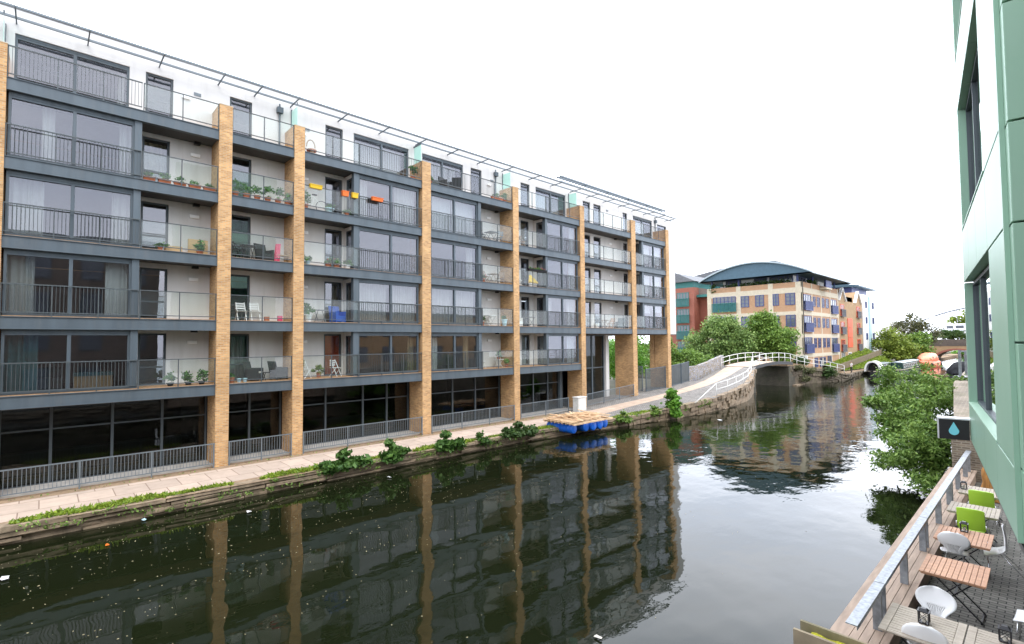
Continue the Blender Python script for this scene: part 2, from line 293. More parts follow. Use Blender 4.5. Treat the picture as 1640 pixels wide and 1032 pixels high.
# ------------------------------------------------------------------ mesh helpers
ORG = {}
class MB:
    def __init__(s): s.v = []; s.f = []
    def add(s, vs, fs):
        k = len(s.v); s.v += [tuple(p) for p in vs]; s.f += [tuple(i + k for i in f) for f in fs]; return s
    def box(s, x0, x1, y0, y1, z0, z1):
        return s.hexa([(x0, y0, z0), (x1, y0, z0), (x1, y1, z0), (x0, y1, z0), (x0, y0, z1), (x1, y0, z1), (x1, y1, z1), (x0, y1, z1)])
    def hexa(s, p):
        return s.add(p, [(0, 3, 2, 1), (4, 5, 6, 7), (0, 1, 5, 4), (1, 2, 6, 5), (2, 3, 7, 6), (3, 0, 4, 7)])
    def bar(s, a, b, w, h=None, up=(0, 0, 1)):
        h = h or w; a = Vector(a); b = Vector(b); d = (b - a).normalized(); u = Vector(up)
        if abs(d.dot(u)) > .98: u = Vector((0, 1, 0))
        r = d.cross(u).normalized(); u = r.cross(d).normalized(); P = []
        for q in (a, b):
            for sx, sy in ((-1, -1), (1, -1), (1, 1), (-1, 1)): P.append(q + r * (w / 2 * sx) + u * (h / 2 * sy))
        return s.add(P, [(0, 1, 2, 3), (7, 6, 5, 4), (0, 4, 5, 1), (1, 5, 6, 2), (2, 6, 7, 3), (3, 7, 4, 0)])
    def tube(s, pts, r, n=8, r2=None):
        pts = [Vector(p) for p in pts]; m = len(pts); rad = r if isinstance(r, (list, tuple)) else [r + ((r2 if r2 is not None else r) - r) * i / max(1, m - 1) for i in range(m)]
        V = []; pu = None
        for i, p in enumerate(pts):
            d = (pts[min(i + 1, m - 1)] - pts[max(i - 1, 0)]).normalized()
            if pu is None: pu = d.orthogonal().normalized()
            pu = (pu - d * pu.dot(d)); pu = pu.normalized() if pu.length > 1e-6 else d.orthogonal().normalized(); q = d.cross(pu)
            for k in range(n):
                a = 2 * math.pi * k / n; V.append(p + (pu * math.cos(a) + q * math.sin(a)) * rad[i])
        F = []
        for i in range(m - 1):
            for k in range(n): F.append((i * n + k, i * n + (k + 1) % n, (i + 1) * n + (k + 1) % n, (i + 1) * n + k))
        F.append(tuple(range(n - 1, -1, -1))); F.append(tuple((m - 1) * n + k for k in range(n)))
        return s.add(V, F)
    def prism(s, poly, fn, d0, d1):          # polygon in 2-D, fn(u,v,d)->xyz
        n = len(poly); V = [fn(u, v, d0) for u, v in poly] + [fn(u, v, d1) for u, v in poly]
        return s.add(V, [tuple(range(n - 1, -1, -1)), tuple(range(n, 2 * n))] + [(i, (i + 1) % n, n + (i + 1) % n, n + i) for i in range(n)])
    def lathe(s, prof, c=(0, 0, 0), n=16):
        V = []; F = []; m = len(prof)
        for r, z in prof:
            for k in range(n): a = 2 * math.pi * k / n; V.append((c[0] + r * math.cos(a), c[1] + r * math.sin(a), c[2] + z))
        for i in range(m - 1):
            for k in range(n): F.append((i * n + k, i * n + (k + 1) % n, (i + 1) * n + (k + 1) % n, (i + 1) * n + k))
        F.append(tuple(range(n - 1, -1, -1))); F.append(tuple((m - 1) * n + k for k in range(n)))
        return s.add(V, F)
    def grid(s, P):                            # 2-D list of points
        m, n = len(P), len(P[0])
        return s.add([p for r in P for p in r], [(i * n + j, i * n + j + 1, (i + 1) * n + j + 1, (i + 1) * n + j) for i in range(m - 1) for j in range(n - 1)])
    def xform(s, M): s.v = [tuple(M @ Vector(p)) for p in s.v]; return s
    def build(s, name, m, parent=None, smooth=False, org=None, bevel=0., fixn=True):
        o3 = ORG.get(parent.name, (0, 0, 0)) if parent is not None else (org or (0, 0, 0))
        me = bpy.data.meshes.new(name); me.from_pydata(s.v, [], s.f)
        if fixn:
            bm = bmesh.new(); bm.from_mesh(me); bmesh.ops.recalc_face_normals(bm, faces=bm.faces); bm.to_mesh(me); bm.free()
        uvl = me.uv_layers.new(name='UVMap'); nf = len(me.loops); uv = np.zeros(nf * 2, 'f')
        co = np.zeros(len(me.vertices) * 3, 'f'); me.vertices.foreach_get('co', co); co = co.reshape(-1, 3)
        for p in me.polygons:
            n = p.normal; ax, ay, az = abs(n.x), abs(n.y), abs(n.z)
            for li in p.loop_indices:
                c = co[me.loops[li].vertex_index]
                if az > ax and az > ay: u, v = c[0], c[1]
                elif ax > ay: u, v = c[1], c[2]
                else: u, v = c[0], c[2]
                uv[2 * li] = u; uv[2 * li + 1] = v
        uvl.data.foreach_set('uv', uv)
        co = co - np.array(o3, 'f'); me.vertices.foreach_set('co', co.ravel()); me.update()
        me.materials.append(MATS[m] if isinstance(m, str) else m)
        if smooth:
            for p in me.polygons: p.use_smooth = True
        o = bpy.data.objects.new(name, me); COL.objects.link(o)
        if parent is not None: o.parent = parent; ORG[o.name] = o3
        else: o.location = o3; ORG[o.name] = o3
        if bevel:
            b = o.modifiers.new('bevel', 'BEVEL'); b.width = bevel; b.segments = 2; b.limit_method = 'ANGLE'
        return o
def thing(name, label, cat, loc, group=None):
    o = bpy.data.objects.new(name, None); o.empty_display_size = .2; COL.objects.link(o); o.location = loc
    tag(o, label, cat, group); ORG[o.name] = tuple(loc); return o
def tag(o, label, cat, group=None):
    o['label'] = label; o['category'] = cat
    if group: o['group'] = group
    return o
def struct(o, kind='structure'): o['kind'] = kind; return o
def dup(root, loc, label, group=None):
    r = root.copy(); COL.objects.link(r); r.location = loc; r['label'] = label
    if group: r['group'] = group
    ORG[r.name] = tuple(loc)
    for ch in list(root.children):
        c = ch.copy(); COL.objects.link(c); c.parent = r
        for g in list(ch.children):
            d = g.copy(); COL.objects.link(d); d.parent = c
    return r
def leaves(name, pts, size, m, parent=None, org=None, aspect=.55, up=.35, jit=.4):
    """one mesh of many small folded leaf faces at pts (N,3)"""
    pts = np.asarray(pts, 'f'); N = len(pts)
    n = nrg.normal(size=(N, 3)); n[:, 2] = np.abs(n[:, 2]) * .7 + up; n /= np.linalg.norm(n, axis=1)[:, None]
    a = nrg.normal(size=(N, 3)); a -= n * (a * n).sum(1)[:, None]; a /= np.linalg.norm(a, axis=1)[:, None]; b = np.cross(n, a)
    s = size * (1 + jit * nrg.uniform(-1, 1, size=(N, 1)))
    v = np.stack([pts - a * s, pts + b * s * aspect - n * s * .15, pts + a * s, pts - b * s * aspect - n * s * .15], 1).reshape(-1, 3)
    o3 = ORG.get(parent.name) if parent is not None else (org or (0, 0, 0)); v = v - np.array(o3)
    me = bpy.data.meshes.new(name); me.vertices.add(4 * N); me.vertices.foreach_set('co', v.astype('f').ravel())
    me.loops.add(4 * N); me.loops.foreach_set('vertex_index', np.arange(4 * N, dtype='i'))
    me.polygons.add(N); me.polygons.foreach_set('loop_start', np.arange(0, 4 * N, 4, dtype='i')); me.update(calc_edges=True)
    me.materials.append(MATS[m]); o = bpy.data.objects.new(name, me); COL.objects.link(o)
    if parent is not None: o.parent = parent
    else: o.location = o3
    ORG[o.name] = tuple(o3); return o
def blob_pts(c, r, nclump, per, spread=.28, shell=.55, zmin=None):
    c = np.array(c); r = np.array(r); d = nrg.normal(size=(nclump, 3)); d /= np.linalg.norm(d, axis=1)[:, None]
    rad = nrg.uniform(shell, 1.0, size=(nclump, 1)); cc = c + d * r * rad
    P = np.repeat(cc, per, 0) + nrg.normal(size=(nclump * per, 3)) * spread * np.array([1, 1, .6])
    if zmin is not None: P = P[P[:, 2] > zmin]
    return P

WZ = -5.95
# ------------------------------------------------------------------ ground, water and canal edges
struct(MB().box(-60, 60, -120, 420, WZ - 2.2, WZ - 2).build('canal_bed', 'ground'))
wm = MB(); wm.add([(-70, -120, WZ), (40, -120, WZ), (40, 420, WZ), (-70, 420, WZ)], [(0, 1, 2, 3)])
struct(wm.build('canal_water', 'canal_water'))
ST = [(-45, -24.5, -21.95, -21.2, -5.4), (10, -24.5, -21.95, -21.2, -5.4), (20, -24.45, -21.95, -21.15, -5.4), (24, -24.3, -22.0, -20.9, -5.4), (28, -24.1, -22.15, -20.4, -5.4), (31, -23.9, -22.3, -19.9, -5.3),
      (34, -23.8, -22.35, -19.35, -5.13), (38, -23.6, -22.3, -18.95, -4.93), (41, -23.6, -22.35, -18.85, -4.78), (44, -23.7, -22.4, -18.95, -4.6), (47, -23.85, -22.5, -19.25, -4.4), (50, -24.1, -22.7, -19.7, -4.13), (53, -24.5, -22.9, -20.5, -3.75), (56, -25.0, -23.2, -21.6, -3.3), (58.5, -25.2, -23.4, -22.3, -3.0)]
def sti(y):
    for a, b in zip(ST, ST[1:]):
        if a[0] <= y <= b[0]:
            t = (y - a[0]) / (b[0] - a[0]); return tuple(p + (q - p) * t for p, q in zip(a, b))
    return ST[-1] if y > ST[-1][0] else ST[0]
ys = [-45, -20] + [i * .5 for i in range(-20, 118)]
def strip(fa, fb, dz, y0, y1):
    m = MB(); m.grid([[(fa(sti(y)), y, sti(y)[4] + dz), (fb(sti(y)), y, sti(y)[4] + dz)] for y in ys if y0 <= y <= y1]); return m
inner = lambda s: -27.2 if s[0] < 49 else s[1] - .7
struct(strip(inner, lambda s: s[3], 0, -45, 27.9).build('soil_strip', 'soil'))
struct(strip(inner, lambda s: s[3], 0, 27.9, 60).build('cobbled_ramp', 'cobbles'))
struct(strip(lambda s: s[1], lambda s: s[2], .004, -45, 27.9).build('pavement', 'flagstones'))
struct(strip(lambda s: s[1], lambda s: s[2], .004, 27.9, 60).build('ramp_pavement', 'ramp_slabs'))
struct(MB().box(-400, -27.2, -120, 57.4, -9, -5.0).build('ground', 'ground'))
struct(MB().box(-400, -23.2, 70.6, 600, -9, -5.0).build('ground_beyond', 'ground'))
# far towpath past the bridge
FT = [(70.6, -26.2, -22.6, -3.02), (74, -25, -21.7, -3.4), (78, -24, -20.7, -4.0), (82, -23.4, -20.0, -4.55), (86, -23.2, -19.7, -5.0), (92, -23.2, -20.6, -5.3), (100, -23.4, -20.9, -5.35), (112, -22, -19.6, -5.35), (128, -20.5, -18.6, -5.35), (170, -21.5, -18.6, -5.35), (300, -22, -19, -5.35)]
FT = [(a, b, c - .45, d) for a, b, c, d in FT]
m = MB()
for a, b in zip(FT, FT[1:]):
    m.hexa([(a[1] - .6, a[0], -8), (a[2], a[0], -8), (b[2], b[0], -8), (b[1] - .6, b[0], -8), (a[1] - .6, a[0], a[3]), (a[2], a[0], a[3]), (b[2], b[0], b[3]), (b[1] - .6, b[0], b[3])])
struct(m.build('far_towpath', 'soil'))

def stone_wall(name, line, label, z0, top_off=0., inset=.45, hmin=.16, hmax=.3, m='stone', seed=3, lenr=(.5, 1.3)):
    """rough coursed stones following (x,y,ztop) polyline, face towards +x"""
    r = random.Random(seed); mb = MB(); pts = [Vector(p) for p in line]; L = [0]
    for a, b in zip(pts, pts[1:]): L.append(L[-1] + (b - a).length)
    def at(s):
        for i in range(len(L) - 1):
            if s <= L[i + 1] or i == len(L) - 2:
                t = (s - L[i]) / (L[i + 1] - L[i]); return pts[i].lerp(pts[i + 1], t), (pts[i + 1] - pts[i]).normalized()
    zoff = 0
    c = 0
    while zoff < 1.6:
        h = r.uniform(hmin, hmax); s = -r.uniform(0, .6)
        while s < L[-1]:
            l = r.uniform(*lenr); a, d = at(max(0, s)); b, _ = at(min(L[-1], s + l - .025)); nrm = Vector((d.y, -d.x, 0)).normalized()
            if (b - a).length > .08:
                o = r.uniform(-.11, .09) - (.06 if c == 0 else .1 + .05 * c); t1 = r.uniform(-.03, .03) + (r.uniform(.01, .05) if c == 0 else 0)
                zt = zoff; zb = zoff + h
                P = []
                for q, dd in ((a, 0), (b, 0)):
                    j = [r.uniform(-.04, .04) for _ in range(4)]
                    P += [q + nrm * (o + .06 + j[0]) + Vector((0, 0, -zt + t1 + j[1] * .5)), q + nrm * (o + .06 + j[2]) + Vector((0, 0, -zb + .02)), q - nrm * inset + Vector((0, 0, -zb + .02)), q - nrm * inset + Vector((0, 0, -zt + t1 + j[3] * .4))]
                if P[1].z > z0 - .5:
                    mb.hexa([P[1], P[5], P[6], P[2], P[0], P[4], P[7], P[3]])
            s += l
        zoff += h; c += 1
    # solid core behind the stones
    for a, b in zip(pts, pts[1:]):
        d = (b - a).normalized(); n = Vector((d.y, -d.x, 0)).normalized(); q = [a - n * .25, b - n * .25, b - n * .6, a - n * .6]
        mb.hexa([(p.x, p.y, -8) for p in q] + [(p.x, p.y, p.z - .06) for p in q])
    o = mb.build(name, m, org=tuple(line[0])); bv = o.modifiers.new('bevel', 'BEVEL'); bv.width = .025; bv.segments = 2
    return tag(o, label, 'wall')
edge = lambda y0, y1, st=2.: [(sti(y)[3], y, sti(y)[4]) for y in np.arange(y0, y1 + .01, st)]
stone_wall('canal_bank_wall', edge(-16, 30), 'low rough stone canal edge along the paved towpath under the balcony building', WZ, lenr=(.8, 2.6), hmin=.14, hmax=.2)
stone_wall('canal_bank_wall', edge(30, 56), 'broken stone retaining edge below the white handrail of the cobbled ramp', WZ, seed=5, hmin=.22, hmax=.36, lenr=(.4, 1.0))
# grass along the coping, real blades
P = []
for i in range(9500):
    y = nrg.uniform(-4, 27.5); e = sti(y)[3]; wv = .30 + .2 * math.sin(y * .9) + .12 * math.sin(y * 2.7 + 1)
    if wv < .12: continue
    x = e - .12 - nrg.uniform(0, .62) * min(1, wv * 2.2); P.append((x, y, -5.36 + abs(nrg.normal()) * .035))
for i in range(900):
    y = nrg.uniform(28.3, 33.6); P.append((sti(y)[3] - .15 - nrg.uniform(0, .9) * math.sin((y - 28) / 5.8 * 3.14), y, sti(y)[4] + .03 + abs(nrg.normal()) * .03))
struct(leaves('grass_verge', P, .085, 'grass_leaf', aspect=.3, up=.1), 'stuff')
# ------------------------------------------------------------------ balcony apartment building across the canal
PIL = [(-1.70, -1.16), (5.56, 6.09), (8.84, 9.34), (16.23, 16.83), (23.63, 24.16), (30.95, 31.48), (38.15, 38.8), (44.1, 44.65)]
ZB = {1: -2.26, 2: .58, 3: 3.46, 4: 6.30, 5: 9.15}; BH = .46
FLZ = {k: v + BH + .03 for k, v in ZB.items()}
XF, XW, XG = -25.0, -26.4, -25.22
apt = thing('apartment_building', 'long apartment block with yellow brick pillars, grey steel balconies and white top floor', 'building', (-26.4, 20, -5.4))
def gz(y): return sti(y)[4]
for i, (a, b) in enumerate(PIL):
    m = MB(); d = .42 if i == 6 else 1.42
    m.box(XF - d, XF, a, b, -2.0 if i == 6 else gz(a) - .3, 10.78)
    if i == 6: m.box(-26.95, XF, a, b, gz(a) - .3, -2.0); m = MB(); m.box(XF - d, XF, a, b, .6, 10.78); m.box(-26.95, XF, a, b, gz(a) - .3, .6)
    p = m.build('brick_pillar', 'brick_yellow', apt)
    MB().box(XF - d - .01, XF + .012, a - .012, b + .012, 10.78, 10.81).build('coping', 'band_stone', p)
    # darker damp brick base kept in the dirt of the brick itself
def wall_holes(mb, y0, y1, z0, z1, x0, x1, holes):
    cuts = sorted({y0, y1, *[h[0] for h in holes], *[h[1] for h in holes]})
    for a, b in zip(cuts, cuts[1:]):
        hs = sorted([h for h in holes if h[0] <= a + 1e-6 and h[1] >= b - 1e-6], key=lambda h: h[2]); z = z0
        for h in hs:
            if h[2] > z + 1e-4: mb.box(x0, x1, a, b, z, h[2])
            z = h[3]
        if z < z1 - 1e-4: mb.box(x0, x1, a, b, z, z1)
def window(par, name, y0, y1, z0, z1, x, mull=(), fw=.075, depth=.12, glass='glass_win', trans=(), head=0.):
    m = MB(); e = .002
    if head: m.box(x - depth, x + .01, y0 + e, y1 - e, z1 - head, z1); z1 = z1 - head
    m.box(x - depth, x, y0, y0 + fw, z0, z1); m.box(x - depth, x, y1 - fw, y1, z0, z1)
    m.box(x - depth, x - .003, y0 + fw, y1 - fw, z1 - fw, z1); m.box(x - depth, x - .003, y0 + fw, y1 - fw, z0, z0 + fw)
    for q in mull: m.box(x - depth, x + .006, q - fw * .7, q + fw * .7, z0 + fw, z1 - fw)
    for q in trans: m.box(x - depth, x - .006, y0 + fw, y1 - fw, q - fw * .4, q + fw * .4)
    f = m.build(name, 'frame_dark' if name in ('door', 'shopfront') else 'steel', par)
    cs = [y0 + fw, *mull, y1 - fw]
    zs = [z0 + fw, *trans, z1 - fw]
    for i in range(len(cs) - 1):
        g = MB()
        for k in range(len(zs) - 1):
            g.box(x - depth * .6, x - depth * .6 + .012, cs[i] + (.05 if i else 0), cs[i + 1] - (.05 if i < len(cs) - 2 else 0), zs[k] + (.03 if k else 0), zs[k + 1] - (.03 if k < len(zs) - 2 else 0))
        g.build('pane', glass, f)
    return f
# bay plan: (y0,y1, bars range, glass range, bay glazing (y0,y1,mullion), post, doors, return side)
BAYS = [dict(y=(-1.16, 5.56), bars=(-1.16, 2.76), glass=(2.8, 5.56), bay=(-1.1, 2.54, .7), post=(2.54, 2.78), doors=[(2.93, 3.93)], light=4.9),
        dict(y=(6.09, 8.84), bars=None, glass=(6.09, 8.84), bay=None, doors=[(6.29, 7.28)], light=None),
        dict(y=(9.34, 16.23), bars=(12.3, 16.23), glass=(9.34, 12.28), bay=(12.3, 16.1, 14.3), post=(12.0, 12.28), doors=[(10.95, 11.93)], light=9.85),
        dict(y=(16.83, 23.63), bars=(16.83, 20.84), glass=(20.88, 23.63), bay=(16.95, 20.6, 18.75), post=(20.6, 20.84), doors=[(20.98, 21.9)], light=22.55),
        dict(y=(24.16, 30.95), bars=(27.1, 30.95), glass=(24.16, 27.08), bay=(27.27, 30.85, 29.02), post=(27.02, 27.26), doors=[(25.7, 26.57)], light=None),
        dict(y=(31.48, 38.15), bars=None, glass=(31.48, 38.15), bay=None, doors=[(33.07, 34.03), (34.5, 35.5)], light=36.85),
        dict(y=(38.8, 44.1), bars=(40.3, 44.1), glass=(38.8, 40.28), bay=(40.3, 44.05, 42.2), post=(40.0, 40.28), doors=[(38.92, 39.6)], light=None)]
def railing(par, y0, y1, z, x=-25.09, step=.112):
    m = MB(); top = z + 1.13
    m.box(x - .025, x + .025, y0, y1, top - .02, top + .02); m.box(x - .02, x + .02, y0, y1, z + .10, z + .135)
    n = max(2, round((y1 - y0) / step))
    for i in range(n + 1):
        q = y0 + .02 + (y1 - y0 - .04) * i / n; post = i % 12 == 0
        m.box(x - (.03 if post else .0085), x + (.012 if post else .0085), q - (.018 if post else .0075), q + (.018 if post else .0075), z - .02 if post else z + .135, top - .02)
    return m.build('railing', 'rail_grey', par)
def glass_rail(par, y0, y1, z, x=-25.09):
    m = MB(); top = z + 1.13; n = max(1, round((y1 - y0) / 1.45)); w_ = (y1 - y0) / n
    m.box(x - .02, x + .02, y0, y1, top - .018, top + .018); m.box(x - .016, x + .016, y0, y1, z + .10, z + .135)
    for i in range(n + 1):
        q = min(max(y0 + w_ * i, y0 + .02), y1 - .02); m.box(x - .03, x + .014, q - .018, q + .018, z - .02, top - .018)
    r = m.build('glass_balustrade', 'rail_grey', par)
    for i in range(n):
        MB().box(x - .006, x + .006, y0 + w_ * i + .035, y0 + w_ * (i + 1) - .035, z + .15, top - .03).build('glass_panel', 'glass_rail', r)
wallm = MB(); room = MB(); gfroom = MB(); rfloor = MB()
CURT = {(0, 4): [(-.2, .15, 'curtain', 1), (2.1, 2.5, 'curtain', 1)], (0, 3): [(-1.1, -.1, 'curtain', 1), (1.9, 2.5, 'curtain', 1)], (0, 2): [(-1.1, -.3, 'curtain', 1), (1.75, 2.45, 'blind', 1)], (0, 1): [(-1.1, -.15, 'curtain_teal', 1)],
        (2, 4): [(12.4, 13.0, 'curtain', 1), (14.7, 16.05, 'curtain', 1)], (2, 3): [(12.3, 12.5, 'curtain', 1)], (2, 2): [(12.4, 14.2, 'curtain', 1), (14.4, 16.05, 'curtain', 1)], (2, 1): [(15.6, 16.0, 'curtain_tan', 1)],
        (3, 4): [(17.0, 18.7, 'blind', 1), (18.8, 20.55, 'blind', 1)], (3, 3): [(16.95, 17.3, 'curtain', 1), (20.0, 20.5, 'curtain', 1)], (3, 2): [(17.0, 18.7, 'curtain', 1), (18.8, 20.5, 'curtain', 1)], (3, 1): [(16.95, 17.7, 'blind', 1), (19.7, 20.1, 'curtain_tan', 1)],
        (4, 4): [(30.3, 30.8, 'curtain', 1)], (4, 3): [(30.2, 30.8, 'curtain', 1)], (4, 2): [(27.4, 28.2, 'curtain', .5), (29.9, 30.8, 'curtain', 1)], (4, 1): [(29.9, 30.75, 'blind', 1)],
        (6, 4): [(40.5, 42.0, 'blind', .8), (42.4, 43.9, 'blind', .8)], (6, 3): [(40.5, 42.0, 'blind', .8), (42.4, 43.9, 'blind', .8)], (6, 2): [(40.5, 42, 'blind', .35), (42.4, 43.9, 'blind', .3)]}
def curtain(par, y0, y1, z0, z1, x, m_, amount=1.):
    mb = MB(); n = max(6, int((y1 - y0) / .035)); zlo = z1 - (z1 - z0) * amount; fold = 0.012 if m_ == 'blind' else .045
    rows = []
    for z in (z1, (z1 + zlo) / 2, zlo):
        rows.append([(x + fold * math.sin(i * 1.25 + math.sin(i * .37) * 1.4), y0 + (y1 - y0) * i / n, z) for i in range(n + 1)])
    o = mb.grid(rows).build('blind' if m_ == 'blind' else 'curtain', m_, par); s = o.modifiers.new('solid', 'SOLIDIFY'); s.thickness = .006
for lv in (1, 2, 3, 4):
    for bi, B in enumerate(BAYS):
        if lv == 1 and bi > 4: continue
        y0, y1 = B['y']; zb = ZB[lv]; zt = zb + BH; nxt = ZB[lv + 1]
        sl = MB(); sl.box(-25.26, XF - .06, y0, y1, zb + .025, zt - .025)
        sl.box(-25.26, XF - .02, y0, y1, zt - .025, zt); sl.box(-25.26, XF - .02, y0, y1, zb, zb + .025)
        balc = sl.build('balcony', 'steel', apt)
        hs = [(a, b, FLZ[lv], FLZ[lv] + 2.24) for a, b in B['doors']]
        ext0 = y0 if bi != 6 else 38.15
        ye = y1 if bi != 5 else 38.15
        MB().box(XW - .05, -25.262, ext0 if bi == 6 else y0, ye, zb + .06, zt - .02).build('soffit', 'soffit', balc)
        MB().box(XW, -25.13, y0, y1, zt - .015, zt + .03).build('decking', 'timber_deck', balc)
        z = zt + .03
        if B['bars']: railing(balc, *B['bars'], z)
        glass_rail(balc, *B['glass'], z)
        if B['bay']:
            a, b, q = B['bay']; window(apt, 'bay_window', a, b, zt + .04, nxt - .002, XG, (q,), fw=.08, depth=.14, head=.13)
            pa, pb = B['post']; MB().box(XG - .2, XG + .09, pa, pb, zt + .035, nxt).build('post', 'steel', apt)
            left = pa < a + .5 and pa < (y0 + y1) / 2 and bi != 0
            yy = pa if left else pb
            if left:   # glazed return seen from the camera
                f = MB(); X0, X1 = XW + .32, XG - .2
                pw_ = MB(); pw_.box(XW, X0, yy + .0, yy + .2, zt + .03, nxt); pw_.build('wall', 'render_white', apt)
                MB().box(X0, X1, yy + .01, yy + .2, nxt - .2, nxt).build('wall', 'render_white', apt)
                f.box(X0, X0 + .07, yy + .02, yy + .12, zt + .04, nxt - .201); f.box(X1 - .07, X1, yy + .02, yy + .12, zt + .04, nxt - .201); f.box(X0 + .09, X1 - .09, yy + .02, yy + .12, nxt - .28, nxt - .201); f.box(X0 + .09, X1 - .09, yy + .02, yy + .12, zt + .04, zt + .14)
                fo = f.build('side_window', 'frame_dark', apt); MB().box(X0 + .07, X1 - .07, yy + .06, yy + .075, zt + .14, nxt - .28).build('pane', 'glass_win', fo)
                if (bi + lv) % 2: MB().box(X0 + .12, X0 + .45, yy + .2, yy + .25, zt + .1, nxt - .25).build('curtain', 'curtain' if lv % 2 else 'curtain_tan', apt)
                ra, rb = y0, pa
            else:
                MB().box(XW, XG - .2, yy - .12, yy - .02, zt + .04, nxt).build('side_panel', 'steel', apt); ra, rb = pb - .12, y1
        else: ra, rb = y0, y1
        if bi == 6: ra = 38.15
        wm_ = MB(); wall_holes(wm_, ra, rb, zt, nxt + .06, XW - .25, XW, hs); wm_.build('wall', 'render_white', apt)
        for (a, b) in B['doors']:
            orange = (bi, lv) == (2, 1)
            d = window(apt, 'door', a, b, FLZ[lv], FLZ[lv] + 2.24, XW - .07, (), fw=.085, depth=.1, trans=() if orange else (FLZ[lv] + .78,), glass='glass_win')
            if orange: MB().box(XW - .138, XW - .132, a + .09, b - .08, FLZ[lv] + .08, FLZ[lv] + 2.16).build('orange_blind', 'orange_door', d)
            elif (bi * 3 + lv) % 4 == 0: curtain(apt, a + .1, b - .1, FLZ[lv] + .05, FLZ[lv] + 2.1, XW - .32, 'curtain' if bi % 2 else 'curtain_tan')
        if (bi, lv) == (4, 1): curtain(apt, 25.78, 26.45, FLZ[1] + .05, FLZ[1] + 2.1, XW - .32, 'blind')
        if B['light']:
            yl = B['light']; MB().box(XW, XW + .09, yl - .19, yl + .19, zt + 1.80, zt + 1.95).build('wall_light', 'lamp_box', apt, bevel=.02)
            if bi in (0, 3, 5): MB().box(XW + .1, XW + .28, y1 - .75 if bi == 0 else yl + .5, y1 - .5 if bi == 0 else yl + .7, nxt - .06, nxt + .06).build('vent_cowl', 'black_metal', apt)
        for a, b, m_, amt in CURT.get((bi, lv), []): curtain(apt, a, b, zt + .08, nxt - .12, XG - .42, m_, amt)
        # room behind
        room.box(-31.6, -31.4, y0 - .3, y1 + .3, zt, nxt + .06)
        rfloor.box(-31.4, XG - .16 if B['bay'] else XW - .26, y0 - .3, y1 + .3, zt - .2, zt + .02)
for a, b in PIL[:8]:
    room.box(-31.4, XW - .255, a + .15, b - .15, .6 if a > 30 else -1.8, 9.2)
for lv in (2, 3, 4, 5):
    room.box(-31.4, XW - .06, -1.2, 47.1, ZB[lv] + .1, ZB[lv] + .22) if lv > 2 else room.box(-31.4, XW - .06, -1.2, 30.9, ZB[lv] + .1, ZB[lv] + .22)
room.build('room_wall', 'room_wall', apt); rfloor.build('room_floor', 'room_floor', apt)
# top terrace
zb = ZB[5]; zt = zb + BH
for bi, B in enumerate(BAYS):
    y0, y1 = B['y']; sl = MB(); sl.box(-25.26, XF - .06, y0, y1, zb + .025, zt - .025); sl.box(-25.26, XF - .02, y0, y1, zt - .025, zt); sl.box(-25.26, XF - .02, y0, y1, zb, zb + .025)
    balc = sl.build('balcony', 'steel', apt); ext0 = 38.15 if bi == 6 else y0
    MB().box(XW - .05, -25.262, ext0, y1, zb + .06, zt - .02).build('soffit', 'soffit', balc); MB().box(XW, -25.13, y0, y1, zt - .015, zt + .03).build('decking', 'timber_deck', balc)
    z = zt + .03
    if bi == 3: railing(balc, 16.83, 21.95, z); glass_rail(balc, 21.97, 23.63, z)
    else:
        if B['bars']: railing(balc, *B['bars'], z)
        glass_rail(balc, *B['glass'], z)
TOPW = [(-1.03, 2.45, .7), (12.58, 16.15, 14.35), (17.12, 20.35, 18.7), (27.35, 30.85, 29.1), (40.6, 43.96, 42.25)]
TOPD = [(3.01, 4.02), (6.29, 7.28), (10.95, 11.94), (21.0, 21.97), (25.74, 26.69), (33.07, 34.07), (34.53, 35.57), (38.92, 39.63)]
holes = [(a, b, 9.66, 11.88) for a, b, q in TOPW] + [(a, b, 9.66, 11.88) for a, b in TOPD] + [(44.89, 46.69, 10.1, 11.7)]
m = MB(); wall_holes(m, -9, 48.3, 9.3, 12.78, XW - .25, XW, holes)
m.box(-36, XW - .25, 48.05, 48.3, .6, 12.78); m.box(XW - .25, XW, 44.65, 48.3, .62, 9.3)
m.build('upper_wall', 'render_top', apt)
for a, b, q in TOPW: window(apt, 'window', a, b, 9.66, 11.88, XW - .06, (q,), fw=.08, head=.1)
window(apt, 'window', 44.89, 46.69, 10.1, 11.7, XW - .06, (), fw=.07)
for a, b in TOPD: window(apt, 'door', a, b, 9.66, 11.88, XW - .06, (), fw=.085)
for k, (a, b) in enumerate([(2.0, 2.45), (12.7, 16), (17.2, 20.2), (27.5, 30.7)]): curtain(apt, a + .1, b - .1, 9.7, 11.7, XW - .6, 'blind' if k % 2 else 'curtain')
MB().box(-31.6, -31.4, -9, 47, 9.6, 12.7).build('room_wall', 'room_wall', apt)
MB().box(-31.4, XW - .26, -9, 46.9, 9.5, 9.64).build('room_floor', 'room_floor', apt)
MB().box(-36, XW + .02, -9, 48.32, 12.78, 12.9).build('roof', 'roofing', apt)
MB().box(-36.3, -36, -9, 31, -5.4, 12.78).build('rear_wall', 'brick_yellow', apt)
